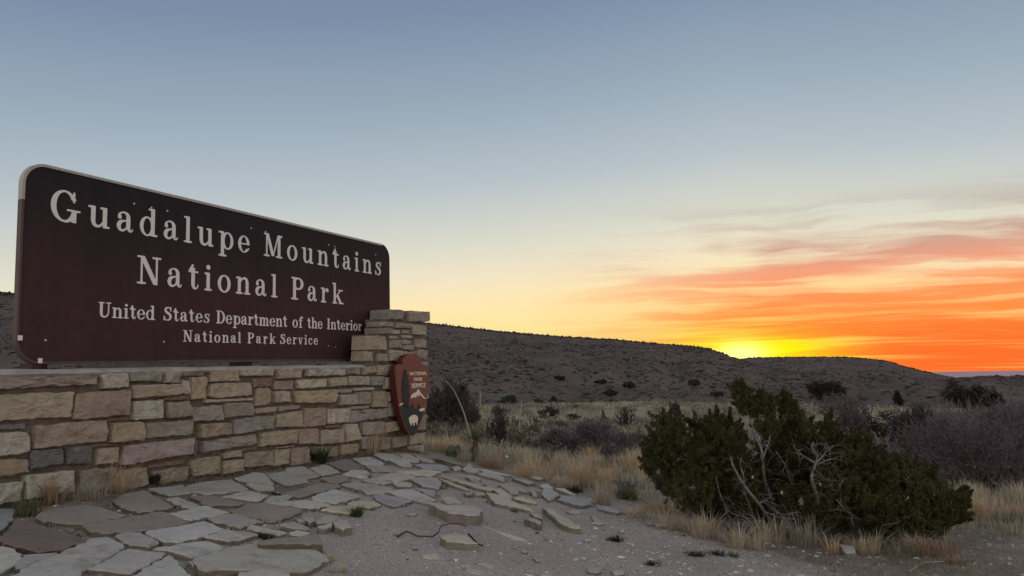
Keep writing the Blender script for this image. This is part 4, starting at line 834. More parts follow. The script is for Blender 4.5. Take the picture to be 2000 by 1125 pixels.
loose(C8([(662,760),(740,782),(960,850),(1018,878),(900,858),(780,810)]), .006, 'buff', 804, 'long thin pale slab half buried flat in the gravel', thick=.05, jit=.004)
loose(C8([(1102,630),(1150,637),(1240,692),(1310,722),(1383,778),(1290,768),(1240,748)]), .05, 'buff', 805, 'long split buff slab pointing down the slope near the dry grass', thick=.10)
loose(C8([(1012,665),(1090,672),(1108,713),(1040,690)]), .045, 'tan', 806, 'rounded tan stone just above the small square block', thick=.08)
loose(C8([(972,702),(1020,700),(1100,733),(1078,748)]), .06, 'tan', 807, 'small square buff block sitting alone on the gravel', thick=.12)
for i_, (p, tn, lb) in enumerate([([(1275,655),(1370,650),(1378,672),(1300,668)], 'tan', 'flat tan stone in the dirt right of the long split slab'), ([(1455,690),(1480,688),(1535,728),(1470,725)], 'grey', 'small grey stone at the far right end of the slab line'), ([(1450,740),(1490,728),(1555,742),(1520,752)], 'pale', 'pale flake stone at the far right end of the slab line'), ([(1660,795),(1690,782),(1695,800),(1670,812)], 'pale', 'little pale stone on the dirt left of the juniper'),
    ([(1425,1065),(1500,1060),(1530,1085),(1500,1100),(1430,1092)], 'tan', 'tan stone at the bottom edge of the gravel'), ([(1605,1085),(1680,1080),(1695,1105),(1620,1112)], 'pale', 'pale stone near the bottom edge right of the tan stone'), ([(1090,1110),(1160,1105),(1170,1140),(1095,1140)], 'buff', 'buff stone cut by the bottom edge of the photo'), ([(950,935),(1000,940),(990,950),(960,948)], 'blue', 'dark thin flake on the gravel below the half buried slab'), ([(1030,985),(1060,990),(1085,1012),(1060,1010)], 'grey', 'grey flake on the gravel under the dark thin flake'),
    ([(1855,722),(1918,722),(1918,750),(1858,750)], 'grey', 'grey flat stone at the grass edge before the juniper'), ([(1405,855),(1450,852),(1455,868),(1410,868)], 'pale', 'small pale flake in the middle of the right gravel'), ([(130,665),(200,668),(190,682),(120,678)], 'grey', 'thin grey flake on the gravel beside the thick broken slab'), ([(235,965),(340,960),(370,990),(300,1000),(240,990)], 'buff', 'half buried yellowish plate in the foreground gravel'), ([(520,1045),(600,1050),(690,1085),(660,1115),(560,1090)], 'buff', 'half buried yellowish plate at the bottom centre of the gravel'), ([(650,1030),(700,1028),(760,1055),(700,1060)], 'grey', 'thin grey plate behind the bottom yellowish plate')]):
    tp = .018 if i_ not in (12, 13, 14) else .006
    loose(C8(p), tp, tn, 820+i_, lb, 'stone', 'loose stones scattered on the gravel', thick=tp+.03, name='loose_stone', amp=.004, inset=.006, jit=.003)
loose([(1640, 1065), (1668, 1069), (1672, 1078), (1648, 1074)], .06, 'pale', 840, 'pale upturned slab at the foot of the juniper', thick=.08, tiltk=.1)
loose([(1276, 1019), (1300, 1017), (1304, 1026), (1280, 1026)], .03, 'pale', 841, 'pale flat stone beside the dry grass left of the juniper', 'stone')
loose([(640/1+128, 1), (0, 0), (1, 1)], .03, 'pale', 842, 'x') if False else None
# ------------------------------------------------------------------ loose gravel, numpy
def pebbles(name, pts, size, cols, m):
    n = len(pts); base = np.array([(1, 0, 0), (-.5, .87, 0), (-.5, -.87, 0), (0, 0, .7), (.5, .87, .2), (-1, 0, .2), (.5, -.87, .2)])
    F0 = np.array([(3, 0, 4), (3, 4, 1), (3, 1, 5), (3, 5, 2), (3, 2, 6), (3, 6, 0)])
    th = rng.uniform(0, 6.28, n); sx_ = size*rng.uniform(.6, 1.5, n); sy_ = size*rng.uniform(.5, 1.1, n); sz_ = size*rng.uniform(.35, 1, n)
    B_ = base[None]+rng.normal(0, .16, (n, 7, 3)); x = B_[..., 0]*sx_[:, None]; y = B_[..., 1]*sy_[:, None]
    c, s = np.cos(th)[:, None], np.sin(th)[:, None]
    V = np.stack([x*c-y*s, x*s+y*c, B_[..., 2]*sz_[:, None]], -1)+pts[:, None]-np.array([0, 0, .002])
    F = (F0[None]+(np.arange(n)*7)[:, None, None]).reshape(-1, 3)
    C = np.repeat(cols, 7, axis=0)
    return mesh(name, V.reshape(-1, 3), F, m, vcol=C)
def scatter(n, r0, r1, a0, a1, keep=None):
    r = np.sqrt(rng.uniform(r0*r0, r1*r1, n)); A = np.radians(rng.uniform(a0, a1, n)); x, y = r*np.sin(A), r*np.cos(A)
    if keep is not None:
        k = keep(x, y); x, y = x[k], y[k]
    return np.stack([x, y, G(x, y)], -1)
_fl = []
for o in paving.children:
    co = np.empty(len(o.data.vertices)*3, dtype=np.float32); o.data.vertices.foreach_get('co', co); co = co.reshape(-1, 3)+np.array(paving.location)
    c = co[:, :2].mean(0); _fl.append((c, np.hypot(*(co[:, :2]-c).T).mean()*.8))
_fc = np.array([f[0] for f in _fl]); _fr = np.array([f[1] for f in _fl])
def on_flag(x, y): d = np.hypot(x[:, None]-_fc[None, :, 0], y[:, None]-_fc[None, :, 1]); return (d < _fr[None]).any(1)
# the paved ground shows dark soil in its joints
gv = np.empty(len(ground.data.vertices)*3, dtype=np.float32); ground.data.vertices.foreach_get('co', gv); gv = gv.reshape(-1, 3)
sel = np.nonzero((np.hypot(gv[:, 0], gv[:, 1]) < 14) & (gv[:, 1] > 1))[0]
dd = (np.hypot(gv[sel, None, 0]-_fc[None, :, 0], gv[sel, None, 1]-_fc[None, :, 1])/(_fr[None]*1.25)).min(1)
tv = np.empty(len(gv)*4, dtype=np.float32); ground.data.attributes['tint'].data.foreach_get('color', tv); tv = tv.reshape(-1, 4)
tv[sel, 0] *= .25+.75*sstep(dd, 1.15, 1.7); ground.data.attributes['tint'].data.foreach_set('color', tv.ravel())
def front(x, y): return (x*TV.x+y*TV.y) < D_WALL-.03
k1 = lambda x, y: front(x, y) & (np.hypot(x, y) < np.interp(np.degrees(np.arctan2(x, y)), [-60, -8, 0, 8, 20, 40], [7, 7, 8, 9.0, 7.2, 6.5])*rng.uniform(.75, 1.1, len(x)))
p1 = scatter(60000, 2.2, 9.5, -42, 44, k1)
g = rng.uniform(.08, .9, (len(p1), 1))**1.2*np.array([[1, .90, .84]])*rng.uniform(.93, 1.06, (len(p1), 3))
pebbles('gravel_pebbles', p1, rng.uniform(.003, .010, len(p1))*np.where(rng.uniform(size=len(p1)) > .975, 2.6, 1), g, m_gravelstone)
tag(bpy.context.scene.objects[-1] if False else bpy.data.objects['gravel_pebbles'], 'loose grey and white gravel over the foreground', None, None, 'stuff')
p2 = scatter(1300, 2.5, 9.5, 4, 44, lambda x, y: front(x, y))
g = rng.uniform(.3, .6, (len(p2), 1))*np.array([[1, .95, .86]])
o = pebbles('stone_flakes', p2, rng.uniform(.008, .03, len(p2)), g, m_gravelstone); tag(o, 'small flat stone flakes lying about on the gravel', None, None, 'stuff')
# rubble in the joints of the paving
p3 = []
for c, r in _fl:
    for _ in range(60):
        A = random.uniform(0, 6.28); d = r*random.uniform(1.05, 1.5); p3.append((c[0]+d*math.cos(A), c[1]+d*math.sin(A)))
p3 = np.array(p3); kk = front(p3[:, 0], p3[:, 1]); p3 = p3[kk]; p3 = np.column_stack([p3, G(p3[:, 0], p3[:, 1])])
g = rng.uniform(.12, .5, (len(p3), 1))*np.array([[1, .9, .78]])
o = pebbles('joint_rubble', p3, rng.uniform(.004, .018, len(p3)), g, m_gravelstone); tag(o, 'crumbled stone bits in the joints of the paving', None, None, 'stuff')
# ================================================================== vegetation
def blades(P, h, lean, wdt, cols, curl=.5):
    """one two-segment blade at each row of P; returns V, F, C"""
    n = len(P); th = rng.uniform(0, 6.28, n); d = np.stack([np.cos(th), np.sin(th), np.zeros(n)], -1)
    pr = np.stack([-np.sin(th+rng.uniform(-.6, .6, n)), np.cos(th), np.zeros(n)], -1)
    if np.ndim(lean) == 2: d = lean/np.maximum(1e-6, np.linalg.norm(lean, axis=1))[:, None]; ln = np.linalg.norm(lean, axis=1); pr = np.stack([-d[:, 1], d[:, 0], 0*d[:, 0]], -1)
    else: ln = np.full(n, lean)*rng.uniform(.2, 1.6, n)
    # face roughly any way, width across
    up = np.array([0, 0, 1.])
    mid = P+up*(h*.55)[:, None]+d*(ln*h*.35)[:, None]; tip = P+up*(h*(1-.25*np.minimum(ln, 1)*curl))[:, None]+d*(ln*h)[:, None]
    w2 = (wdt*.5)[:, None]*pr
    V = np.stack([P-w2, P+w2, mid-w2*.75, mid+w2*.75, tip], 1).reshape(-1, 3)
    i = (np.arange(n)*5)[:, None]
    F = np.concatenate([i+np.array([[0, 1, 3]]), i+np.array([[0, 3, 2]]), i+np.array([[2, 3, 4]])])
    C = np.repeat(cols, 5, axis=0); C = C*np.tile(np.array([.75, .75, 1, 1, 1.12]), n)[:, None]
    return V, F, C
def tufts(name, centers, nb, rad, h, wdt, col, colvar=.2, lean=.45, parent=None, origin=None, m=None):
    """centers (k,3); nb blades each"""
    k = len(centers); idx = np.repeat(np.arange(k), nb); n = len(idx)
    hh = np.broadcast_to(h, k)[idx]*rng.uniform(.55, 1.1, n); rr = np.broadcast_to(rad, k)[idx]
    A = rng.uniform(0, 6.28, n); q = np.sqrt(rng.uniform(0, 1, n))
    off = np.stack([np.cos(A)*q*rr, np.sin(A)*q*rr, np.full(n, -.01)], -1)
    ln = np.stack([np.cos(A)*q, np.sin(A)*q, 0*q], -1)*lean*1.3+rng.normal(0, .16, (n, 3))*[1, 1, 0]
    c = (np.asarray(col)[idx] if np.ndim(col) == 2 else np.tile(col, (n, 1)))*(1+rng.uniform(-colvar, colvar, (n, 1)))*rng.uniform(.94, 1.06, (n, 3))
    V, F, C = blades(centers[idx]+off, hh, ln, np.broadcast_to(wdt, k)[idx], c)
    return mesh(name, V, F, m or m_grass, parent, vcol=np.clip(C, 0, 1), origin=origin)
STRAW = np.array([(.56, .45, .30), (.50, .42, .30), (.44, .39, .29), (.60, .50, .36), (.36, .32, .23), (.33, .31, .22)])
GREYG = np.array([(.38, .35, .27), (.44, .40, .31), (.33, .30, .23), (.27, .26, .19)])
def vis_field(n, r0, r1, a0, a1, dens=None):
    r = np.exp(rng.uniform(math.log(r0), math.log(r1), n)); A = np.radians(rng.uniform(a0, a1, n)); x, y = r*np.sin(A), r*np.cos(A)
    k = ~((x*TV.x+y*TV.y > D_WALL-.1) & (x*TV.x+y*TV.y < D_WALL+.8) & (x*DV.x+y*DV.y < S_R+.05))
    if dens is not None: k &= rng.uniform(size=n) < dens(x, y, r, np.degrees(A))
    x, y, r = x[k], y[k], r[k]; return np.stack([x, y, G(x, y)], -1), r
def edge_r(Ad): return np.interp(Ad, [-60, -12, -7, -5, -2, 2, 6, 9, 13, 16, 20, 26, 30, 36, 60], [9, 9, 10.8, 10.4, 10.2, 10.0, 9.2, 8.5, 7.9, 7.9, 8.4, 8.4, 8.8, 9, 9])
def patch(x, y): return .5+.5*np.sin(x*.9+np.sin(y*.7)*1.7)*np.sin(y*.55+np.sin(x*.5)*1.3)
dfn = lambda x, y, r, Ad: sstep(r, edge_r(Ad)-.2, edge_r(Ad)+.9)*(.12+.88*patch(x, y)**1.6)
C_, r_f = vis_field(9000, 7.5, 26, -20, 46, dfn)
pal = STRAW[rng.integers(0, 6, len(C_))]; gsel = patch(C_[:, 0]*1.7+5, C_[:, 1]*1.3) > .55; pal[gsel] = GREYG[rng.integers(0, 4, gsel.sum())]
o = tufts('dry_grass', C_, 26, .10+.0*r_f, (.10+.17*rng.uniform(0, 1, len(C_))**1.6)*np.clip(r_f/11, .8, 1.3), .0035+.00033*r_f, pal, lean=.35)
tag(o, 'dry straw coloured grass covering the flat behind the paving', None, None, 'stuff')
C_, r_f = vis_field(16000, 24, 92, -42, 46, lambda x, y, r, Ad: (.25+.75*patch(x*.35, y*.3)))
pal = GREYG[rng.integers(0, 4, len(C_))]*1.12; ysel = (rng.uniform(size=len(C_)) < .35); pal[ysel] = STRAW[rng.integers(0, 6, ysel.sum())]
dk = patch(C_[:, 0]*.5+2, C_[:, 1]*.4+1) < .25; pal[dk] *= .62
o = tufts('far_dry_grass', C_, 15, .006*r_f+.1, .15+.12*rng.uniform(0, 1, len(C_))+.002*r_f, .00042*r_f+.003, pal, lean=.5)
tag(o, 'pale dry grassland reaching to the foot of the hills', None, None, 'stuff')
# sparse low litter on the soil to the right of the paving and under the juniper
C_, r_f = vis_field(5200, 4.2, 9.5, 7, 44, lambda x, y, r, Ad: sstep(r, np.interp(Ad, [7, 12, 16, 24, 34, 44], [8.6, 7.0, 5.9, 5.3, 5.1, 5]), np.interp(Ad, [7, 12, 16, 24, 34, 44], [9.6, 8.4, 7.3, 6.9, 7.6, 8]))*(.25+.75*patch(x*3, y*3)))
o = tufts('grass_litter', C_, 9, .13, .035+.05*rng.uniform(0, 1, len(C_)), .0035, np.array([(.30, .24, .165), (.26, .22, .16), (.20, .17, .125)])[rng.integers(0, 3, len(C_))], lean=1.6)
tag(o, 'thin dead grass litter on the soil round the juniper', None, None, 'stuff')
# ---- named grass tufts
GR = {'gold': (.60, .46, .29), 'straw': (.56, .48, .35), 'rust': (.38, .26, .17), 'green': (.060, .095, .030), 'dgreen': (.030, .052, .026), 'olive': (.16, .165, .08), 'grey': (.38, .34, .27)}
def tuft(px, py, w, hpx, col, label, cat='grass tuft', name='grass_tuft', nb=90, lean=.5, group=None, wd=1.0, off=0.):
    p = hit(px, py); Y = project(np.array([p]))[2][0]; k = Y/FPX
    if group == GT: p = p-TV*.05; hpx = hpx*1.4; wd = wd*1.7; nb = int(nb*1.3)
    if name == 'green_weed': hpx = hpx*1.5; wd = wd*1.4
    if group in (GB_, GJ_): hpx = hpx*1.2
    nsub = max(3, int(w/12)); cen = []
    for _ in range(nsub):
        x = p.x+random.uniform(-.5, .5)*w*k; y = p.y+random.uniform(-.25, .25)*w*k+off; cen.append((x, y, G1(x, y)))
    o = tufts(name, np.array(cen), max(6, int(nb/nsub)), min(w*k*.3, .10), hpx*k*np.random.default_rng(int(px*7+py)).uniform(.7, 1.15, nsub), .0030*wd+.00022*Y, GR[col], lean=lean, origin=(p.x, p.y, p.z))
    return tag(o, label, cat, group)
GB_, GJ_ = 'golden bunch grasses behind the paving', 'dry grasses at the foot of the juniper'
GT = 'grass tufts growing along the foot of the wall'
for a in ((48, 1006, 40, 34, 'olive', 'pale green grass tuft in the corner between wall foot and red slab', 110), (98, 985, 26, 62, 'rust', 'rusty brown upright tuft in front of the leftmost bottom stones', 60), (150, 975, 70, 26, 'grey', 'low grey dry tuft at the wall foot between rust and leaning tufts', 150), (212, 960, 40, 56, 'gold', 'leaning tan tuft against the yellow bottom stone', 110),
          (352, 934, 24, 26, 'rust', 'short rusty tuft at the wall foot beside the pale bottom stone', 70), (400, 925, 60, 12, 'dgreen', 'thin dark green fringe at the wall foot', 90), (490, 915, 60, 34, 'olive', 'mixed green and dry tuft at the wall foot under the small gold stones', 150), (530, 905, 40, 26, 'grey', 'grey dry tuft at the wall foot right of the mixed tuft', 90),
          (576, 900, 24, 44, 'straw', 'thin straw tuft just left of the green wall foot clump', 50), (604, 905, 34, 30, 'dgreen', 'dark green leafy clump at the middle of the wall foot', 200), (640, 897, 40, 20, 'grey', 'low dry tuft right of the dark green clump', 70), (722, 886, 36, 44, 'gold', 'golden upright tuft against the wall left of the pillar', 130), (690, 890, 40, 12, 'grey', 'short dry fringe left of the golden wall tuft', 50)):
    tuft(*a[:6], nb=a[6], group=GT)
GW = 'small green plants in the paving joints'
for a in ((38, 1073, 22, 9, 'green', 'bright green moss clump on the red slab corner', 190), (290, 1106, 44, 9, 'green', 'largest green moss cushion near the bottom left corner', 420), (698, 1008, 26, 15, 'green', 'bright green sprig where paving meets gravel', 220), (605, 993, 36, 7, 'dgreen', 'flat dark green patch at the centre of the paving', 160), (540, 966, 30, 5, 'dgreen', 'dark moss in the joint behind the brown slab', 100),
          (515, 1050, 36, 9, 'dgreen', 'grey green mat behind the big corner slab', 190), (218, 1043, 14, 6, 'green', 'tiny green sprig left of the small pale slab', 70), (603, 965, 14, 6, 'green', 'tiny dark sprig left of the pale centre slab', 60), (345, 992, 36, 5, 'dgreen', 'dark green weed line behind the left pale slab', 110), (440, 1122, 90, 8, 'dgreen', 'dark green weeds along the front of the corner slab', 260), (1358, 1085, 30, 9, 'green', 'small green weed on the gravel left of the juniper', 150), (1415, 1087, 38, 9, 'green', 'wider green weed on the gravel before the juniper', 180),
          (1197, 1056, 28, 11, 'dgreen', 'dark green weed in the middle of the right gravel', 140), (1278, 1104, 24, 10, 'green', 'green weed near the bottom edge of the gravel', 130), (1008, 1000, 14, 8, 'olive', 'small olive weed at the front of the long tilted slab', 80)):
    tuft(*a[:6], cat='weed', name='green_weed', nb=a[6], lean=.9, group=GW, wd=1.2)
GB = 'golden bunch grasses behind the paving'
for a in ((1158, 952, 60, 46, 'gold', 'broad golden bunch grass behind the right end of the paving', 420), (1100, 952, 40, 26, 'straw', 'low straw tuft left of the broad golden bunch', 200), (1040, 933, 50, 32, 'gold', 'golden tuft right of the yucca behind the paving crest', 260), (1232, 925, 62, 46, 'gold', 'tall golden bunch grass touching the left side of the juniper', 420), (1175, 985, 36, 38, 'straw', 'straw tuft in front of the broad golden bunch', 230),
          (1225, 975, 40, 26, 'olive', 'olive yellow clump in front of the tall golden bunch', 260), (1240, 1010, 60, 24, 'straw', 'low straw mat below the olive clump', 260), (1265, 1000, 50, 20, 'gold', 'small golden tuft right of the straw mat', 160), (1160, 903, 46, 34, 'gold', 'rear golden bunch behind the broad bunch', 240), (870, 885, 60, 34, 'gold', 'golden grass patch right of the pillar foot', 300), (920, 905, 40, 26, 'grey', 'dry grey skirt around the yucca foot', 150),
          (960, 915, 40, 26, 'rust', 'reddish dry tuft right of the yucca', 190), (1945, 1015, 110, 46, 'gold', 'wide golden grass bunch right of the juniper', 620), (1900, 980, 60, 40, 'straw', 'straw grass behind the right end of the juniper', 260), (1990, 985, 60, 44, 'straw', 'straw grass at the right edge of the photo', 260), (1120, 962, 26, 16, 'dgreen', 'dark green clump in front of the golden bunches', 200), (1015, 900, 50, 26, 'straw', 'straw tuft behind the paving crest centre', 200)):
    tuft(*a[:6], nb=a[6], group=GB, lean=.42)
GJ = 'dry grasses at the foot of the juniper'
for a in ((1325, 1035, 60, 44, 'straw', 'dry tuft under the left end of the juniper', 220), (1375, 1050, 60, 50, 'straw', 'dry tuft below the left mass of the juniper', 240), (1460, 1072, 50, 46, 'straw', 'pale upright tuft before the dark gap of the juniper', 260), (1420, 1060, 30, 34, 'grey', 'thin grey tuft between two pale tufts', 90), (1515, 1062, 40, 66, 'straw', 'tall thin tuft in front of the main juniper trunk', 160), (1570, 1068, 60, 60, 'grey', 'tall grey stems in front of the juniper middle', 170),
          (1632, 1083, 20, 44, 'gold', 'narrow golden tuft beside the upturned pale slab', 70), (1700, 1082, 60, 44, 'straw', 'dry tuft right of the upturned slab', 240), (1760, 1085, 70, 40, 'grey', 'grey dry tuft under the right half of the juniper', 240), (1820, 1085, 70, 40, 'rust', 'reddish dry tuft at the right foot of the juniper', 300), (1865, 1100, 50, 16, 'rust', 'flattened reddish tuft right of the juniper foot', 140), (1300, 1005, 40, 40, 'gold', 'golden tuft tucked under the far left juniper branches', 180)):
    tuft(*a[:6], nb=a[6], group=GJ, lean=.75)
tuft(655, 1118, 30, 24, 'straw', 'small straw tuft on the gravel at the corner slab', nb=90)
tuft(648, 1095, 14, 26, 'straw', 'thin straw tuft beside the end of the corner slab', nb=40)
# ------------------------------------------------------------------ tubes and twigs
def tubes(name, segs, m, parent=None, col=None, origin=None, sides=4, smooth=True):
    """segs: list of (p0, p1, r0, r1)"""
    A = np.array([list(s[0]) for s in segs]); B_ = np.array([list(s[1]) for s in segs]); r0 = np.array([s[2] for s in segs]); r1 = np.array([s[3] for s in segs]); n = len(segs)
    d = B_-A; L = np.linalg.norm(d, axis=1)[:, None]+1e-9; d = d/L
    h = np.where(np.abs(d[:, 2:3]) > .9, np.array([[1., 0, 0]]), np.array([[0, 0, 1.]])); u = np.cross(d, h); u /= np.linalg.norm(u, axis=1)[:, None]; v = np.cross(d, u)
    V = np.empty((n, 2*sides, 3))
    for k in range(sides):
        a_ = 2*math.pi*k/sides; q = u*math.cos(a_)+v*math.sin(a_); V[:, k] = A+q*r0[:, None]; V[:, sides+k] = B_+d*(r1[:, None]*.5)+q*r1[:, None]
    i = (np.arange(n)*2*sides)[:, None]
    F = np.concatenate([i+np.array([[k, (k+1) % sides, sides+(k+1) % sides, sides+k]]) for k in range(sides)])
    C = None
    if col is not None:
        c = np.tile(col, (n, 1))*rng.uniform(.7, 1.3, (n, 1)); C = np.repeat(np.clip(c, 0, 1), 2*sides, axis=0)
    return mesh(name, V.reshape(-1, 3), F, m, parent, smooth=smooth, vcol=C, origin=origin)
def grow(p, d, L, r, lev, R, segs, wig=.35, split=(2, 3), ratio=.72, up=.0, flat=1.0, nseg=3):
    pts = [p]
    for k in range(nseg):
        d = (d+Vector((R.gauss(0, wig), R.gauss(0, wig), R.gauss(0, wig*.8)+up))).normalized(); q = p+d*(L/nseg); q.z = max(q.z, G1(q.x, q.y)+.01) if lev > 3 else q.z
        ra = r*(1-.35*k/nseg); rb = r*(1-.35*(k+1)/nseg); segs.append((p, q, ra, rb)); p = q; pts.append((p.copy(), d.copy(), rb))
    if lev <= 0: return
    for k in range(R.randint(*split)):
        if k == 0: pp, dd, rr = pts[-1]
        else: pp, dd, rr = R.choice(pts[1:])
        nd = (dd+Vector((R.gauss(0, .6), R.gauss(0, .6), R.gauss(0, .45)+up))).normalized()
        grow(pp, nd, L*ratio*R.uniform(.75, 1.15), max(rr*.62, .0012), lev-1, R, segs, wig, split, ratio, up, flat, max(2, nseg-1))
def fit(segs, base, w, h, d=None):
    """scale the grown skeleton about its base so it is w wide and h high"""
    P = np.array([list(s[1]) for s in segs]); b = np.array(base); q = P-b
    kx = w/2/np.percentile(np.hypot(q[:, 0], q[:, 1]), 96); kz = h/np.percentile(q[:, 2], 99)
    f = lambda p: Vector((base[0]+(p[0]-base[0])*kx, base[1]+(p[1]-base[1])*kx, base[2]+(p[2]-base[2])*kz))
    return [(f(s[0]), f(s[1]), s[2], s[3]) for s in segs]
def bare_shrub(px, py, w, hpx, stems, lev, label, col, seed, r=.012, group=None, cat='shrub', name='bare_shrub', wig=.3, up=.05, split=(2, 4), spread=.9, rmin=1.0, zoff=0., haze=0):
    R = random.Random(seed); p = hit(px, py); Y = project(np.array([p]))[2][0]; k = Y/FPX
    root = thing(name, p, label, cat, group)
    segs = []; main = []
    for s in range(stems):
        a_ = R.uniform(0, 6.28); t = R.uniform(.15, spread); d = Vector((math.cos(a_)*t, math.sin(a_)*t, 1)).normalized()
        b0 = Vector(p)+Vector((math.cos(a_), math.sin(a_), 0))*w*k*.10*R.random()*stems/12; sg = []
        grow(b0, d, 1, r, lev, R, sg, wig, split, .72, up, 1, 3); segs += sg
    segs = fit(segs, p, w*k, hpx*k)
    rm = Y*.00035*rmin; th = r*.62
    thick = [(a_, b_, max(q1, rm), max(q2, rm)) for a_, b_, q1, q2 in segs if q1 >= th*.98]; thin = [(a_, b_, max(q1, rm), max(q2, rm*.8)) for a_, b_, q1, q2 in segs if q1 < th*.98]
    if thick: tubes('trunk', thick, m_twig, root, np.array(col)*.9, sides=5)
    if thin: tubes('twigs', thin, m_twig, root, np.array(col), sides=3)
    return root
PUR = (.16, .128, .142); DRK = (.085, .075, .072); GRY = (.25, .22, .21); BLK = (.07, .06, .055)
bare_shrub(872, 842, 110, 92, 26, 4, 'big dark bare shrub standing behind the arrowhead pillar', DRK, 1, r=.014, group='bare shrubs on the flat', rmin=1.5)
bare_shrub(915, 838, 60, 60, 12, 4, 'smaller dark bare shrub right of the big one behind the leaning stalk', PUR, 2, r=.012, group='bare shrubs on the flat', rmin=1.2)
bare_shrub(1090, 893, 96, 56, 20, 4, 'left half of the purple grey twiggy shrub behind the golden grasses', PUR, 3, group='purple twiggy shrubs behind the grasses', rmin=1.1)
bare_shrub(1150, 896, 110, 72, 24, 4, 'taller purple grey twiggy shrub in the middle behind the golden grasses', PUR, 4, group='purple twiggy shrubs behind the grasses', rmin=1.1)
bare_shrub(1215, 890, 80, 52, 14, 4, 'low grey twiggy shrub left of the juniper crown', PUR, 5, group='purple twiggy shrubs behind the grasses', rmin=1.0)
CH = 'gnarled dark chollas on the grass flat'
bare_shrub(972, 872, 64, 76, 5, 4, 'gnarled dark cholla right of the stalked yucca', BLK, 6, r=.026, wig=.5, up=.12, split=(2, 3), spread=.7, group=CH, cat='cactus', name='cholla', rmin=2.4)
bare_shrub(972, 822, 26, 30, 3, 3, 'small cholla directly behind the big gnarled one', BLK, 7, r=.03, wig=.5, up=.12, group=CH, cat='cactus', name='cholla', rmin=2)
bare_shrub(884, 848, 26, 28, 3, 3, 'little cholla in the grass beside the dark shrub', BLK, 8, r=.02, wig=.5, up=.12, group=CH, cat='cactus', name='cholla', rmin=2)
bare_shrub(1068, 820, 46, 26, 4, 3, 'low cholla on the pale grass above the purple shrub', BLK, 9, r=.03, wig=.5, up=.1, group=CH, cat='cactus', name='cholla', rmin=2)
bare_shrub(1186, 828, 32, 26, 3, 3, 'round topped cholla behind the white scrap', BLK, 10, r=.03, wig=.5, up=.1, group=CH, cat='cactus', name='cholla', rmin=2)
bare_shrub(1230, 842, 44, 44, 4, 3, 'spreading cholla with many raised arms left of the juniper', BLK, 11, r=.034, wig=.5, up=.15, group=CH, cat='cactus', name='cholla', rmin=2)
bare_shrub(1322, 838, 46, 52, 4, 4, 'tallest cholla rising behind the left juniper crown', BLK, 12, r=.03, wig=.45, up=.14, group=CH, cat='cactus', name='cholla', rmin=1.8)
bare_shrub(1040, 835, 34, 18, 3, 3, 'low spreading cholla near the thin stalk', BLK, 13, r=.02, wig=.5, up=.1, group=CH, cat='cactus', name='cholla', rmin=1.8)
bare_shrub(1300, 848, 60, 26, 8, 3, 'grey brush just above the left juniper crown', PUR, 14, group='bare shrubs on the flat', rmin=1.4)
bare_shrub(1175, 857, 60, 26, 5, 3, 'low dark tangle under the white scrap', BLK, 15, r=.02, wig=.5, group=CH, cat='cactus', name='cholla', rmin=1.8)
for i_, (px, py, w, h, c, lb) in enumerate([(1222, 968, 56, 34, GRY, 'grey brown dead brush between the golden bunches beside the juniper'), (1060, 908, 50, 22, GRY, 'low grey brush in the straw right of the yucca'), (1190, 915, 60, 24, PUR, 'low purple brush just behind the golden bunches'), (1010, 852, 40, 14, DRK, 'low dark brush between the two stalked yuccas'), (1140, 838, 56, 16, PUR, 'low purple brush on the pale grass above the twiggy shrubs'), (1255, 870, 44, 20, DRK, 'dark low brush beside the juniper left edge'), (940, 862, 44, 16, DRK, 'dark low brush behind the yucca'), (1120, 820, 36, 12, DRK, 'small dark brush on the far pale grass'), (1170, 935, 40, 18, GRY, 'thin grey brush in front of the low purple brush')]):
    bare_shrub(px, py, w, h, 14, 3, lb, c, 60+i_, group='low brush between the grasses', rmin=1.0, spread=1.3)
TG = 'leafless shrubs of the thicket right of the juniper'
for i_, (px, py, w, h, lb, c) in enumerate([(1900, 958, 230, 150, 'largest grey purple bare shrub of the thicket at the right', PUR), (1985, 952, 200, 160, 'bare shrub of the thicket cut by the right edge of the photo', PUR), (1820, 930, 150, 110, 'bare shrub at the left front of the thicket', PUR), (1880, 885, 160, 90, 'bare shrub at the back of the thicket below the dark tree', GRY), (1965, 880, 150, 90, 'rear right bare shrub of the thicket', PUR), (1800, 880, 110, 84, 'rear left bare shrub of the thicket', DRK)]):
    bare_shrub(px, py, w, h, 30, 4, lb, c, 20+i_, r=.016, group=TG, rmin=1.15, wig=.28, split=(2, 4))
bare_shrub(1660, 868, 90, 86, 9, 4, 'grey bare tree behind the middle of the juniper', PUR, 30, r=.03, group='bare trees behind the juniper', cat='tree', name='bare_tree', rmin=1.4, up=.12)
bare_shrub(1700, 862, 110, 56, 7, 4, 'gnarled dark branching tree behind the juniper', BLK, 31, r=.035, wig=.5, group='bare trees behind the juniper', cat='tree', name='bare_tree', rmin=1.8)
bare_shrub(1760, 872, 90, 60, 7, 4, 'gnarled bare tree between the juniper and the thicket', BLK, 32, r=.035, wig=.5, group='bare trees behind the juniper', cat='tree', name='bare_tree', rmin=1.8)
bare_shrub(1640, 820, 110, 50, 14, 3, 'hazy grey bare brush under the round dark tree', PUR, 33, group='bare trees behind the juniper', rmin=1.3)
bare_shrub(1725, 905, 70, 60, 7, 3, 'thin grey branches at the right of the juniper crown', GRY, 34, r=.014, group='bare trees behind the juniper', rmin=1.1)
bare_shrub(1420, 880, 90, 50, 10, 3, 'grey twigs seen through the juniper crown gap', GRY, 35, group='bare trees behind the juniper', rmin=1.0)
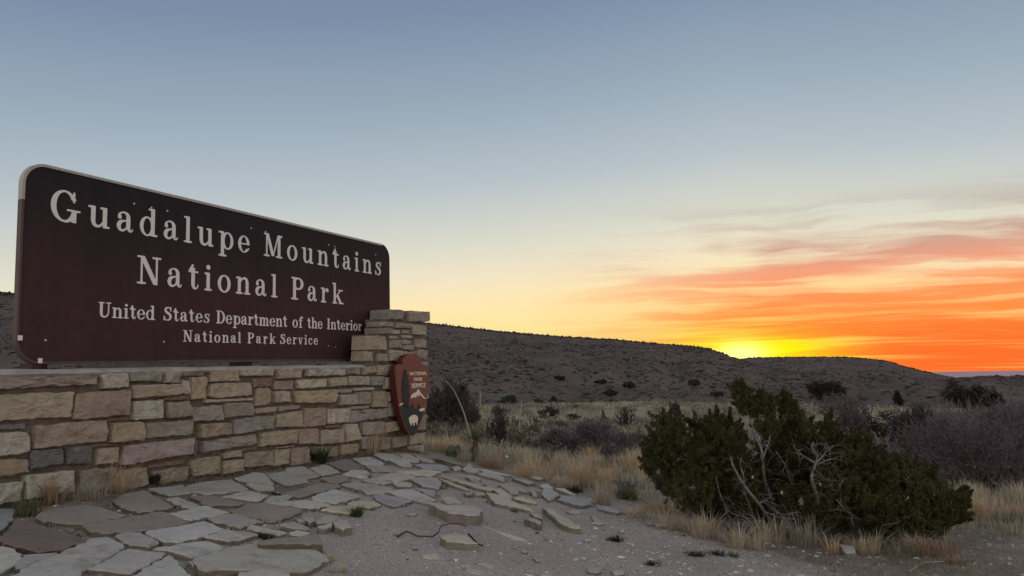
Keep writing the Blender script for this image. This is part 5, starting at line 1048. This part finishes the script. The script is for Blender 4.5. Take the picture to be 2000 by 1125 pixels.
# ------------------------------------------------------------------ foliage clouds
def leaves(name, cen, rad, per, ll, lw, col, parent, tipcol=None, origin=None, shell=.75):
    """clumps: cen (k,3) rad (k,3); leaf diamonds radiate from each clump"""
    k = len(cen); idx = np.repeat(np.arange(k), per); n = len(idx)
    d = rng.normal(size=(n, 3)); d /= np.linalg.norm(d, axis=1)[:, None]
    q = rng.uniform(shell**3, 1, n)**(1/3); P = cen[idx]+d*rad[idx]*q[:, None]
    dirn = d+rng.normal(0, .55, (n, 3))+np.array([0, 0, .35]); dirn /= np.linalg.norm(dirn, axis=1)[:, None]
    s = np.cross(dirn, rng.normal(size=(n, 3))); s /= np.linalg.norm(s, axis=1)[:, None]
    L = ll*rng.uniform(.6, 1.3, n)[:, None]; w_ = lw*rng.uniform(.7, 1.2, n)[:, None]
    V = np.stack([P-dirn*L*.5, P+s*w_*.5, P+dirn*L*.5, P-s*w_*.5], 1).reshape(-1, 3)
    F = (np.arange(n)*4)[:, None]+np.array([[0, 1, 2, 3]])
    cl = (col[idx] if np.ndim(col) == 2 else np.tile(col, (n, 1)))*rng.uniform(.65, 1.35, (n, 1))
    if tipcol is not None:
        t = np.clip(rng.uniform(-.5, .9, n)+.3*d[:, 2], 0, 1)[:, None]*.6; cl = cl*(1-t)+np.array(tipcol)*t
    return mesh(name, V, F, m_leaf, parent, vcol=np.repeat(np.clip(cl, 0, 1), 4, axis=0), origin=origin)
# ------------------------------------------------------------------ the big juniper
jb = hit(1585, 1052); JY = project(np.array([jb]))[2][0]
jun = thing('juniper', jb, 'big sprawling dark green juniper with grey twisted trunks at the gravel edge', 'tree')
def jp(px, py, dep=0.):     # point at the juniper's distance (dep metres deeper)
    r = ray(px, py); k = (JY+dep)/(r.dot(CR @ Vector((0, 0, -1)))); return Vector((0, 0, EYE))+r*k
LOBES = [(1330,892,50,54,.0),(1303,866,30,36,.05),(1288,915,28,36,.0),(1398,908,52,52,.2),(1345,952,52,44,-.1),(1418,858,46,40,.25),(1395,835,26,24,.3),(1300,830,22,20,.2),(1442,900,30,36,.1),(1446,780,16,24,.1),(1452,764,9,12,.1),(1463,795,18,18,.1),(1494,812,22,34,.1),(1488,790,15,18,.1),(1502,838,20,20,.1),
 (1530,782,9,16,.2),(1536,800,13,18,.2),(1552,812,12,18,.25),(1535,840,16,18,.3),(1572,835,24,28,.3),(1618,838,18,30,.4),(1625,868,34,26,.3),(1590,868,30,20,.4),(1650,880,30,24,.35),(1528,868,24,20,.3),(1520,895,26,20,.35),(1560,900,46,36,.4),(1500,930,44,40,.35),(1450,950,36,36,.1),(1600,940,50,46,.35),(1660,930,60,48,.1),(1640,970,60,46,-.1),(1700,892,36,24,.25),(1700,940,56,50,.0),(1745,925,44,40,.0),
 (1760,960,62,50,-.15),(1800,935,30,24,.05),(1820,975,46,40,-.1),(1858,985,24,18,.0),(1872,968,14,10,.0),(1878,985,9,9,.0),(1845,1005,36,26,-.1),(1870,1008,14,14,-.1),(1800,1020,52,30,-.2),(1740,1015,62,40,-.25),(1680,1010,60,44,-.25),(1620,1010,50,38,-.2),(1560,985,44,38,.0),(1540,1020,44,24,.2),(1490,985,44,30,.3),(1430,990,52,32,.2),(1385,985,44,30,.1),(1460,1025,44,20,.4),(1400,1010,40,16,.3),(1720,1042,40,18,-.2),(1822,1036,22,12,-.2),(1530,960,36,30,.4),(1590,1030,40,22,.2),(1475,955,34,34,.35),(1500,905,26,26,.45),(1455,925,26,28,.35),(1575,930,34,34,.45),(1560,865,24,22,.5),(1470,1000,40,30,.4),(1640,905,34,26,.4),(1525,925,30,30,.5),(1415,935,34,30,.1),(1680,865,18,16,.4),(1265,905,14,20,0),(1275,880,16,18,.1),(1312,845,14,12,.2),(1380,860,30,30,.2),(1360,830,14,12,.3)]
cen = []; rad = []; cc = []
pxm = JY/FPX
for (lx, ly, rx, ry, dp) in LOBES:
    c0 = jp(lx, ly, dp*1.2); n = int(12+rx*ry*.075)
    a3 = np.array([rx*pxm, min(rx, ry)*pxm*.9, ry*pxm])*.90
    d = rng.normal(size=(n, 3)); d /= np.linalg.norm(d, axis=1)[:, None]; q = rng.uniform(.35, 1, n)**(.5)
    P = np.array(c0)+d*a3*q[:, None]; kr = .016+.034*rng.uniform(0, 1, (n, 1))*min(1, rx/30)
    far_ = rng.uniform(size=n) < .16; P[far_] = np.array(c0)+d[far_]*a3*rng.uniform(1.0, 1.28, (far_.sum(), 1)); kr[far_] *= .75
    for _ in range(int(4+rx*.30)):            # sprays that break the outline
        dv = rng.normal(size=3)*[1, .7, .8]+[0, 0, .55]; dv /= np.linalg.norm(dv); st = np.array(c0)+dv*a3*.85; L_ = rng.uniform(.04, .14)*min(1, .45+rx/60)
        qs = np.linspace(0, 1, 5)[:, None]; pq = st+(dv*[1, 1, .8]+[0, 0, .35])*qs*L_; cen.append(pq); rad.append(np.repeat(.034*(1-qs*.62), 3, axis=1)*[1, 1, 1.3]); cc.append(np.tile([[.068, .068, .026]], (5, 1))*rng.uniform(.75, 1.3))
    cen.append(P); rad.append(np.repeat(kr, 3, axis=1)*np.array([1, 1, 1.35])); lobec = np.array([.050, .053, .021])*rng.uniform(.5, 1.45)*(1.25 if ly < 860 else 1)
    cc.append(np.tile(lobec, (n, 1))*rng.uniform(.6, 1.45, (n, 1))*rng.uniform(.92, 1.08, (n, 3)))
cen, rad, cc = np.concatenate(cen), np.concatenate(rad), np.concatenate(cc)
gz_ = G(cen[:, 0], cen[:, 1])+.10; ok = cen[:, 2] > gz_; cen, rad, cc = cen[ok], rad[ok], cc[ok]
leaves('crown', cen, rad, 34, .036, .0085, cc, jun, tipcol=(.088, .088, .028), shell=.35)
def limb(pts, r0, r1, R, segs, twig=1):
    P = [jp(*p) for p in pts]; n = len(P)-1
    Q = []
    for i in range(n):
        a_, b_ = P[i], P[i+1]; pm = P[i-1] if i else a_*2-b_; pn = P[i+2] if i+2 <= n else b_*2-a_
        for k in range(5):
            t = k/5; Q.append(.5*((2*a_)+(-pm+b_)*t+(2*pm-5*a_+4*b_-pn)*t*t+(-pm+3*a_-3*b_+pn)*t**3))
    Q.append(P[-1])
    for i in range(len(Q)-1):
        t0, t1 = i/(len(Q)-1), (i+1)/(len(Q)-1); segs.append((Q[i], Q[i+1], r0+(r1-r0)*t0, r0+(r1-r0)*t1))
        if twig and R.random() < .5*twig:
            d = Vector((R.gauss(0, 1), R.gauss(0, .6), R.gauss(.2, .8))).normalized(); grow(Q[i], d, R.uniform(.05, .13), .0035, 1, R, segs, .3, (1, 2), .7, 0, 1, 2)
RJ = random.Random(11)
LIMBS = [([(1522,1050,-.1),(1507,1021,-.2),(1481,983,-.45),(1454,949,-.50),(1439,923,-.52),(1430,905,-.48),(1428,893,-.4)], .032, .009), ([(1454,949,-.50),(1452,930,-.52),(1446,908,-.5),(1448,895,-.4)], .013, .006), ([(1481,983,-.45),(1500,975,-.45),(1508,962,-.4)], .009, .004), ([(1495,1000,-.4),(1530,1012,-.45),(1560,1015,-.4)], .009, .003),
 ([(1520,1000,.1),(1497,950,-.1),(1492,927,-.28),(1490,900,-.32),(1487,877,-.3),(1478,858,-.2),(1472,838,-.1)], .026, .010), ([(1490,893,-.3),(1500,868,-.25),(1504,852,-.1)], .015, .008), ([(1472,838,0),(1462,812,.05),(1450,785,.1)], .011, .005),
 ([(1600,1040,0),(1597,985,-.3),(1594,964,-.48),(1586,940,-.55),(1587,922,-.55),(1594,904,-.55),(1596,890,-.52),(1586,876,-.48),(1588,864,-.45)], .030, .010), ([(1594,906,-.55),(1578,896,-.55),(1566,889,-.5),(1552,884,-.45)], .014, .005), ([(1594,904,-.55),(1606,892,-.55),(1614,882,-.52),(1628,873,-.45)], .013, .005), ([(1597,908,-.55),(1615,899,-.55),(1632,896,-.5),(1646,900,-.45)], .010, .004), ([(1566,889,-.5),(1560,880,-.45),(1555,878,-.4)], .006, .003), ([(1614,882,-.52),(1616,870,-.5),(1612,862,-.45)], .006, .003), ([(1606,892,-.55),(1622,886,-.5),(1650,884,-.45)], .006, .003),
 ([(1545,945,0),(1541,930,-.2),(1536,912,-.3),(1528,900,-.3),(1515,881,-.2)], .013, .005), ([(1632,965,-.3),(1640,950,-.5),(1647,935,-.5)], .009, .004), ([(1632,960,-.3),(1622,945,-.4),(1617,935,-.4)], .006, .003), ([(1634,975,-.5),(1650,995,-.55),(1668,1008,-.5),(1685,1018,-.4)], .006, .003),
 ([(1440,1040,0),(1420,1000,-.1),(1405,960,-.2),(1398,930,-.2)], .016, .006), ([(1400,1035,0),(1370,1000,-.1),(1350,960,-.1)], .014, .005), ([(1545,1048,0),(1530,1020,-.1),(1540,1005,-.3),(1560,1000,-.3)], .02, .006), ([(1660,1055,0),(1700,1010,0),(1750,980,0),(1800,960,0)], .03, .008), ([(1690,1050,0),(1760,1020,-.1),(1830,1000,-.1)], .022, .006), ([(1520,1050,0),(1470,1035,-.2),(1430,1022,-.25)], .012, .005), ([(1710,1030,-.3),(1730,1025,-.5),(1755,1022,-.45)], .007, .003), ([(1570,1045,0),(1600,1040,0)], .05, .04)]
for pts, r0, r1 in LIMBS:
    sg = []; limb(pts, r0, r1, RJ, sg); tubes('limb', [(a_, b_, q1*.6, q2*.6) for a_, b_, q1, q2 in sg], m_bark, jun, sides=8)
sg = []
for _ in range(70):
    x = RJ.uniform(1370, 1850); y = 1048-abs(x-1600)*.05+RJ.uniform(-30, 6); d = Vector((RJ.gauss(0, .8), RJ.gauss(0, .5), RJ.uniform(.1, 1))).normalized(); grow(jp(x, y, RJ.uniform(-.2, .3)), d, RJ.uniform(.10, .30), .005, 2, RJ, sg, .25, (2, 3), .7, 0, 1, 3)
tubes('dead_twigs', sg, m_twig, jun, np.array(GRY)*1.1, sides=3)
# ------------------------------------------------------------------ yuccas
def yucca(px, py, w, hpx, label, stalk=None, seed=0, n=150, ctr=None):
    R = random.Random(seed); p = hit(px, py); Y = project(np.array([p]))[2][0]; k = Y/FPX
    root = thing('yucca', p, label, 'yucca', 'yuccas on the grass flat'); h = hpx*k; w = w*k
    hc = p+Vector((0, 0, h*.52))
    for i in range(n):
        a_ = R.uniform(0, 6.28); el = R.uniform(-.25, 1.45); L = w*.5*R.uniform(.8, 1.1); d = Vector((math.cos(a_)*math.cos(el), math.sin(a_)*math.cos(el), math.sin(el))); s = d.cross(Vector((0, 0, 1))).normalized()*max(.009, Y*.0009); t = hc+d*L
        m_ = hc+d*L*.5
        V = [hc-s, hc+s, m_+s*.9, t, m_-s*.9]
        col = np.array((.20, .225, .11) if R.random() < .7 else (.30, .30, .17))*R.uniform(.7, 1.3)
        if i < min(n, 150): mesh('leaf', V, [(0, 1, 2, 3, 4)], m_leaf, root, vcol=np.tile(col, (5, 1)))
    sg = []
    for i in range(130):                       # dead skirt
        a_ = R.uniform(0, 6.28); z0 = R.uniform(.1, .5)*h; L = w*.32*R.uniform(.6, 1.1); b0 = p+Vector((0, 0, z0)); d = Vector((math.cos(a_), math.sin(a_), -R.uniform(.5, 1.8))).normalized(); q = b0+d*min(L, z0*1.2+.05); sg.append((b0, q, max(.005, Y*.0004), .001))
    tubes('dead_skirt', sg, m_twig, root, (.22, .18, .14), sides=3)
    tubes('trunk', [(p-Vector((0, 0, .03)), hc, .05, .045)], m_bark, root, sides=7)
    if stalk:
        pts = []
        for (sx_, sy_, dd) in stalk:
            r = ray(sx_, sy_); kk = (Y+dd)/(r.dot(CR @ Vector((0, 0, -1)))); pts.append(Vector((0, 0, EYE))+r*kk)
        sg = []; 
        for i in range(len(pts)-1): sg.append((pts[i], pts[i+1], max(.016-.0025*i, Y*.0006), max(.016-.0025*(i+1), Y*.0005)))
        tubes('stalk', sg, m_stalk, root, sides=6)
    return root
yucca(928, 902, 66, 76, 'spiky green yucca with a tall leaning pale stalk beside the paving', [(925, 872, 0), (915, 838, -.02), (906, 806, -.05), (897, 784, -.07), (888, 765, -.1), (878, 751, -.12), (871, 744, -.13)], 1)
yucca(1020, 868, 34, 26, 'small yucca with a thin upright stalk right of the gnarled cholla', [(1016, 860, 0), (1015, 835, 0), (1016, 808, 0), (1019, 782, 0)], 2, 90)
yucca(1087, 868, 20, 20, 'tiny upright yucca behind the purple shrub', None, 3, 50)
yucca(1278, 862, 26, 22, 'yucca with a short stalk left of the tallest cholla', [(1278, 850, 0), (1280, 825, 0), (1284, 806, 0)], 4, 60)
yucca(938, 800, 10, 8, 'far yucca with a thin stalk at the edge of the grass', [(938, 796, 0), (938, 765, 0)], 5, 30)
yucca(1356, 830, 10, 10, 'far yucca with a thin stalk above the left juniper crown', [(1350, 826, 0), (1351, 806, 0)], 6, 30)
# prickly pear
pp = hit(885, 893); pr = thing('prickly_pear', pp, 'small grey green prickly pear in the golden grass left of the yucca', 'cactus'); kpp = project(np.array([pp]))[2][0]/FPX
for i_, (ox, oz, rw, rh) in enumerate([(-8, 8, 7, 8), (3, 7, 7, 8), (-3, 18, 6, 7), (9, 17, 6, 7), (14, 7, 5, 6)]):
    P = arc(0, 0, 1, 0, 345, 23); cx = pp.x+ox*kpp; V = [(cx+x*rw*kpp, pp.y+.10*math.sin(i_*2)+dy_+x*.02, pp.z+(oz+z_*rh)*kpp) for dy_ in (-.02, .02) for x, z_ in P]
    n_ = len(P); mesh('pad', V, [tuple(range(n_)), tuple(range(2*n_-1, n_-1, -1))]+[(i, (i+1) % n_, n_+(i+1) % n_, n_+i) for i in range(n_)], simple('cactus_pad', (.12, .14, .10), .7, .2, .3, 30) if i_ == 0 else bpy.data.materials['cactus_pad'], pr)
# ------------------------------------------------------------------ leafy trees and bushes on the flat and the lower slopes
def mass(px, py, w, hpx, label, col, seed, dist=None, cat='tree', name='round_tree', group=None, lobes=9, trunk=True, dens=1.0):
    """crown of leaf clumps; stands on whatever surface the pixel shows"""
    R = random.Random(seed)
    if dist is None: p = hit(px, py)
    else: r = ray(px, py); h_ = math.hypot(r.x, r.y); x, y = r.x/h_*dist, r.y/h_*dist; p = Vector((x, y, float(HZ(np.array([x]), np.array([y]))[0])))
    Y = project(np.array([p]))[2][0]; k = Y/FPX; root = thing(name, p, label, cat, group)
    # the height asked for is measured from the picture, the foot may sit a little lower
    top = EYE+math.tan(el_of(px, py-hpx))*math.hypot(p.x, p.y); H = max(top-p.z, hpx*k*.8)*1.22; Wd = w*k*1.15
    cen = []
    for i in range(lobes):
        a_ = R.uniform(0, 6.28); q = math.sqrt(R.random())*.62; zz = H*R.uniform(.42, .72)*(1-q*q*.45)
        cen.append((p.x+math.cos(a_)*q*Wd*.5, p.y+math.sin(a_)*q*Wd*.5, p.z+zz, Wd*R.uniform(.16, .27), H*R.uniform(.18, .28)))
    c_, r_2, = [], []
    for x, y, z, a2, b2 in cen:
        n = int(26*dens); d = rng.normal(size=(n, 3)); d /= np.linalg.norm(d, axis=1)[:, None]; q = rng.uniform(.3, 1, n)**.5
        c_.append(np.array([x, y, z])+d*np.array([a2, a2, b2])*q[:, None]); r_2.append(np.tile([[a2*.30, a2*.30, b2*.28]], (n, 1)))
    c_ = np.concatenate(c_); r_2 = np.concatenate(r_2)
    leaves('crown', c_, r_2, 12 if Y > 40 else 22, max(.05, Y*.0018), max(.02, Y*.0010), np.tile(col, (len(c_), 1))*rng.uniform(.6, 1.4, (len(c_), 1)), root, shell=.3)
    if trunk:
        sg = []
        for i in range(4): x, y, z, a2, b2 = cen[i]; b0 = p-Vector((0, 0, .3)); mid = b0.lerp(Vector((x, y, z)), .5)+Vector((R.gauss(0, .05)*Wd, 0, 0)); sg += [(b0, mid, Wd*.035, Wd*.025), (mid, Vector((x, y, z)), Wd*.025, Wd*.01)]
        tubes('trunk', sg, m_bark, root, sides=6)
    return root
DG = (.034, .046, .024); OL = (.055, .058, .032); DK = (.030, .026, .022); BR = (.075, .062, .045)
TR = 'dark trees standing on the lower slopes'; BU = 'green bushes along the foot of the hill'
mass(1614, 782, 74, 38, 'large round dark tree on the slope above the middle of the juniper', DK, 1, 140, group=TR, lobes=16, dens=1.6)
mass(1866, 792, 62, 48, 'tall dark tree with visible trunk above the thicket', DK, 2, 95, group=TR, lobes=12, dens=1.5)
mass(1908, 790, 50, 36, 'lower dark tree joined to the right side of the tall one', DK, 3, 97, group=TR, lobes=10, dens=1.4)
mass(1945, 784, 26, 22, 'small separate dark tree right of the pair above the thicket', DK, 4, 100, group=TR)
mass(1753, 786, 22, 18, 'small dark tree alone on the slope between the round tree and the pair', DK, 5, 130, group=TR)
mass(1357, 774, 30, 22, 'rounded brown bush on the lower slope left of the juniper tip', BR, 6, 135, group=BU, cat='bush', name='bush')
mass(996, 791, 38, 17, 'broad bright green bush at the edge of the grass', (.035, .06, .03), 7, 84, group=BU, cat='bush', name='bush', lobes=12)
mass(1094, 762, 21, 13, 'round green bush higher on the slope above the thin stalk', DG, 8, 150, group=BU, cat='bush', name='bush')
mass(1174, 767, 24, 11, 'low wide green bush above the two joined bushes', DG, 9, 145, group=BU, cat='bush', name='bush')
mass(1194, 785, 28, 18, 'dark green bush at the slope foot with a smaller one below', DG, 10, 112, group=BU, cat='bush', name='bush')
mass(1200, 793, 22, 12, 'small dark green bush directly below the slope foot bush', DG, 11, 96, group=BU, cat='bush', name='bush')
mass(1229, 770, 26, 17, 'grey green rounded bush right of the low wide one', OL, 12, 140, group=BU, cat='bush', name='bush')
mass(1080, 790, 24, 15, 'brownish olive bush right of the broad green bush', OL, 13, 90, group=BU, cat='bush', name='bush')
mass(1052, 790, 20, 12, 'dull green bush left of the brownish olive one', OL, 14, 92, group=BU, cat='bush', name='bush')
mass(902, 764, 26, 14, 'dark green bush rising behind the leaning pale stalk', DG, 15, 80, group=BU, cat='bush', name='bush')
mass(1480, 792, 20, 12, 'brown bush beside the tall juniper tips', BR, 16, 120, group=BU, cat='bush', name='bush')
mass(1400, 790, 26, 14, 'purple brown bush on the slope left of the tall juniper tip', (.06, .048, .045), 17, 118, group=BU, cat='bush', name='bush')
mass(1125, 800, 14, 9, 'small olive bush at the grass edge left of the two joined bushes', OL, 18, group=BU, cat='bush', name='bush', lobes=5)
# ------------------------------------------------------------------ scrub all over the hills
def blob(name, P, size, cols):
    n = len(P); v0 = np.array([(0, 0, 1.), (1, 0, .25), (.3, .95, .3), (-.8, .6, .2), (-.8, -.6, .3), (.3, -.95, .2), (0, 0, -.4)])
    F0 = np.array([(0, 1, 2), (0, 2, 3), (0, 3, 4), (0, 4, 5), (0, 5, 1), (6, 2, 1), (6, 3, 2), (6, 4, 3), (6, 5, 4), (6, 1, 5)])
    B_ = v0[None]*(1+rng.normal(0, .2, (n, 7, 1))); th = rng.uniform(0, 6.28, n); c, s = np.cos(th)[:, None], np.sin(th)[:, None]
    x, y, z = B_[..., 0]*size[:, :1], B_[..., 1]*size[:, :1], B_[..., 2]*size[:, 1:]
    V = np.stack([x*c-y*s, x*s+y*c, z], -1)+P[:, None]; F = (F0[None]+(np.arange(n)*7)[:, None, None]).reshape(-1, 3)
    return mesh(name, V.reshape(-1, 3), F, m_hshrub, vcol=np.repeat(cols, 7, axis=0))
def hill_scatter(hl, n, a0, a1, q0=0, q1=1.02):
    Z, crest, R, foot = hl; A = rng.uniform(a0, a1, n); q = rng.uniform(q0, q1, n)**.85; r = foot(A)+(R(A)-foot(A))*q; x, y = r*np.sin(np.radians(A)), r*np.cos(np.radians(A))
    return np.stack([x, y, HZ(x, y)], -1), r
for nm, hl, n, a0, a1, lb in (('hillside_scrub', H1, 24000, -40, 22, 'low dark scrub dotted over the long hill'), ('mesa_scrub', H2, 9000, 12, 40, 'low dark scrub dotted over the mesa behind the sunset notch'), ('rise_scrub', H3, 2600, 22, 44, 'low dark scrub on the nearer rise at the right')):
    P, r = hill_scatter(hl, n, a0, a1); pt = patch(P[:, 0]*.035, P[:, 1]*.035)*patch(np.degrees(np.arctan2(P[:, 0], P[:, 1]))*1.1, r*.006)
    k = rng.uniform(size=n) < .22+1.4*pt; P, r = P[k], r[k]; sz = np.clip(rng.lognormal(-1.15, .55, (len(P), 1)), 0, 1.3)*np.array([[1.15, .5]])*(r[:, None]/330)**.35
    cols = np.array([(.075, .062, .045), (.09, .072, .055), (.055, .05, .035), (.12, .10, .075)])[rng.integers(0, 4, len(P))]*rng.uniform(.7, 1.3, (len(P), 1))
    o = blob(nm, P, sz, cols); tag(o, lb, None, None, 'stuff')
# crest fringe
P, r = hill_scatter(H1, 1500, -40, 17.5, .97, 1.0); sz = np.clip(rng.lognormal(-.75, .4, (len(P), 1)), 0, .9)*np.array([[.8, 1.0]])
P2, r2 = hill_scatter(H2, 700, 16.8, 31, .97, 1.0); sz2 = np.clip(rng.lognormal(-.7, .4, (len(P2), 1)), 0, 1.1)*np.array([[1, .7]])
o = blob('crest_scrub', np.concatenate([P, P2]), np.concatenate([sz, sz2]), np.tile([[.05, .045, .03]], (len(P)+len(P2), 1))); tag(o, 'scrub fringe along the hill crests against the sky', None, None, 'stuff')
# brush on the far half of the grass flat and in the arroyo
A = rng.uniform(-40, 46, 2300); r = np.exp(rng.uniform(math.log(14), math.log(125), 2300)); x, y = r*np.sin(np.radians(A)), r*np.cos(np.radians(A)); k = rng.uniform(size=2300) < np.where(r > 70, .9, np.where(r > 26, .5, .6))+.25*(A > 14); x, y, r = x[k], y[k], r[k]
P = np.stack([x, y, HZ(x, y)], -1); n = len(P)
pc_ = np.array([(.09, .078, .065), (.12, .10, .10), (.085, .088, .055), (.17, .15, .12)])[rng.integers(0, 4, n)]
o = leaves('valley_brush', np.repeat(P, 3, axis=0)+rng.normal(0, .3, (3*n, 3))*np.repeat(r/60, 3)[:, None]*[1, 1, 0]+[0, 0, .14], np.tile([[.45, .45, .30]], (3*n, 1))*np.repeat(r/70, 3)[:, None]**.62*rng.uniform(.6, 1.3, (3*n, 1)), 34, .11, .03, np.repeat(pc_, 3, axis=0), None, shell=.2)
tag(o, 'low grey brush scattered over the flat and the wash below the hill', None, None, 'stuff')
# ------------------------------------------------------------------ sticks, root, scraps, pine cone
def stick(name, pts, r, label, cat, col=None, h=.012, m=None):
    P = [hit(x, y)+Vector((0, 0, h+dz_)) for x, y, dz_ in pts]; sg = [(P[i], P[i+1], r*(1-.5*i/len(P)), r*(1-.5*(i+1)/len(P))) for i in range(len(P)-1)]
    o = tubes(name, sg, m or m_twig, None, col, origin=tuple(P[0]), sides=6); return tag(o, label, cat)
stick('root', [(776, 1051.5, 0), (785, 1046, 0), (793, 1044.5, .01), (803, 1047, .01), (815, 1050.5, 0), (830, 1051, 0), (845, 1051, 0), (856, 1049.5, .02), (862, 1042.5, .045), (875, 1040.5, .05), (890, 1039.5, .05), (903, 1041.5, .05), (912, 1046, .05)], .0065, 'dark crooked root lying on the gravel and over the diamond slab', 'root', (.09, .07, .06))
stick('twig', [(915, 1060, .05), (926, 1064, .02), (934, 1066, 0), (943, 1069, 0)], .006, 'short dark twig at the front corner of the diamond slab', 'twig', (.035, .025, .022))
stick('twig', [(1774, 1121, 0), (1790, 1113, .01), (1806, 1106.5, .02), (1825, 1105.5, .02), (1842, 1105, .02), (1852, 1098, .03)], .008, 'pale crooked twig on the soil below the right end of the juniper', 'twig', (.34, .27, .2))
stick('twig', [(1871, 1075, .0), (1872, 1085, .10), (1870, 1098, .02)], .005, 'thin pale upright twig right of the reddish tuft', 'twig', (.36, .28, .2))
stick('twig', [(1776, 1072, .05), (1783, 1062, .10)], .006, 'short bright twig under the dark right half of the juniper', 'twig', (.5, .4, .28))
def scrap(px, py, s_, label, up=0.):
    p = hit(px, py); Y = project(np.array([p]))[2][0]; k = Y/FPX; V = []; R = random.Random(int(px)); 
    for i in range(14): V.append((p.x+R.uniform(-1, 1)*s_*k, p.y+R.uniform(-.5, .5)*s_*k, p.z+up*k+R.uniform(0, 1.6)*s_*k))
    bm = bmesh.new(); vs = [bm.verts.new(v) for v in V]; 
    for i in range(12): bm.faces.new((vs[i], vs[i+1], vs[i+2]))
    me = bpy.data.meshes.new('white_scrap'); bm.to_mesh(me); bm.free(); me.materials.append(m_white)
    for v in me.vertices: v.co -= Vector(p)
    o = bpy.data.objects.new('white_scrap', me); o.location = p; COL.objects.link(o); tag(o, label, 'scrap', 'white scraps caught in the scrub')
scrap(1175, 850, 5, 'white crumpled scrap caught in the brush above the purple shrub', 8); scrap(990, 900, 5, 'white scrap in the straw right of the yucca', 4); scrap(1257, 908, 5, 'white scrap touching the left side of the juniper', 6)
for px, py, lb in ((1471, 932, 'pale blossom like scrap in the juniper left of the middle trunk'), (1527, 963, 'pale scrap in the juniper between the two thick trunks'), (1603, 946, 'pale scrap right of the white forked trunk'), (1773, 972, 'tiny pale scraps in the right half of the juniper')):
    p = jp(px, py, -.62); R = random.Random(px); V = [tuple(p+Vector((R.uniform(-1, 1)*.016, R.uniform(-1, 1)*.01, R.uniform(-1, 1)*.016))) for _ in range(9)]
    o = mesh('white_scrap', V, [(i, i+1, i+2) for i in range(7)], m_stalk, origin=tuple(p)); tag(o, lb, 'scrap', 'pale scraps caught in the juniper')
pcn = hit(303, 950); sg = []
RR_ = random.Random(4); cone = thing('pine_cone', pcn, 'dark weathered pine cone lying at the foot of the wall', 'pine cone')
V = []; F = []
for i in range(60):
    t = i/60; a_ = i*2.4; rad_ = .045*math.sin(math.pi*(t*.85+.1)); c0 = Vector(pcn)+Vector((0, 0, .01+t*.09)); d = Vector((math.cos(a_), math.sin(a_), .3)); s_ = Vector((-math.sin(a_), math.cos(a_), 0))*.012
    k = len(V); V += [tuple(c0), tuple(c0+d*rad_*.8+s_), tuple(c0+d*rad_*1.15+Vector((0, 0, .006))), tuple(c0+d*rad_*.8-s_), tuple(c0+d*rad_*.6-Vector((0, 0, .012)))]; F += [(k, k+1, k+2, k+3), (k+1, k+4, k+3, k+2)]
mesh('scales', V, F, m_twig, cone, vcol=np.tile([[.06, .045, .04]], (len(V), 1)))

# weeds and dead grass rooted in the joints between the flagstones
jt = []
for c, r in _fl:
    for _ in range(5):
        A = random.uniform(0, 6.28); d_ = r*random.uniform(1.15, 1.45); x, y = c[0]+d_*math.cos(A), c[1]+d_*math.sin(A)
        if x*TV.x+y*TV.y < D_WALL-.04: jt.append((x, y))
jt = np.array(jt); jt = jt[~on_flag(jt[:, 0], jt[:, 1])]; jt = np.column_stack([jt, G(jt[:, 0], jt[:, 1])])
jc = np.array([(.30, .25, .18), (.10, .12, .06), (.22, .18, .13), (.07, .09, .045)])[rng.integers(0, 4, len(jt))]
o = tufts('joint_weeds', jt, 16, .035, .028+.03*rng.uniform(0, 1, len(jt)), .0045, jc, lean=1.1); tag(o, 'sparse weeds and dead grass in the joints of the paving', None, None, 'stuff')
wl = []
for i in range(230):
    s = random.uniform(0, 1)**.8*(S_R-.1-SL)+SL; p = wp(s, -.05-abs(random.gauss(0, .05)), 0); wl.append((p.x, p.y))
wl = np.array(wl); wl = np.column_stack([wl, G(wl[:, 0], wl[:, 1])])
o = tufts('wall_foot_litter', wl, 12, .05, .03+.05*rng.uniform(0, 1, len(wl)), .004, np.array([(.34, .27, .19), (.27, .23, .17), (.15, .15, .09)])[rng.integers(0, 3, len(wl))], lean=1.2); tag(o, 'thin dead grass and litter along the foot of the wall', None, None, 'stuff')
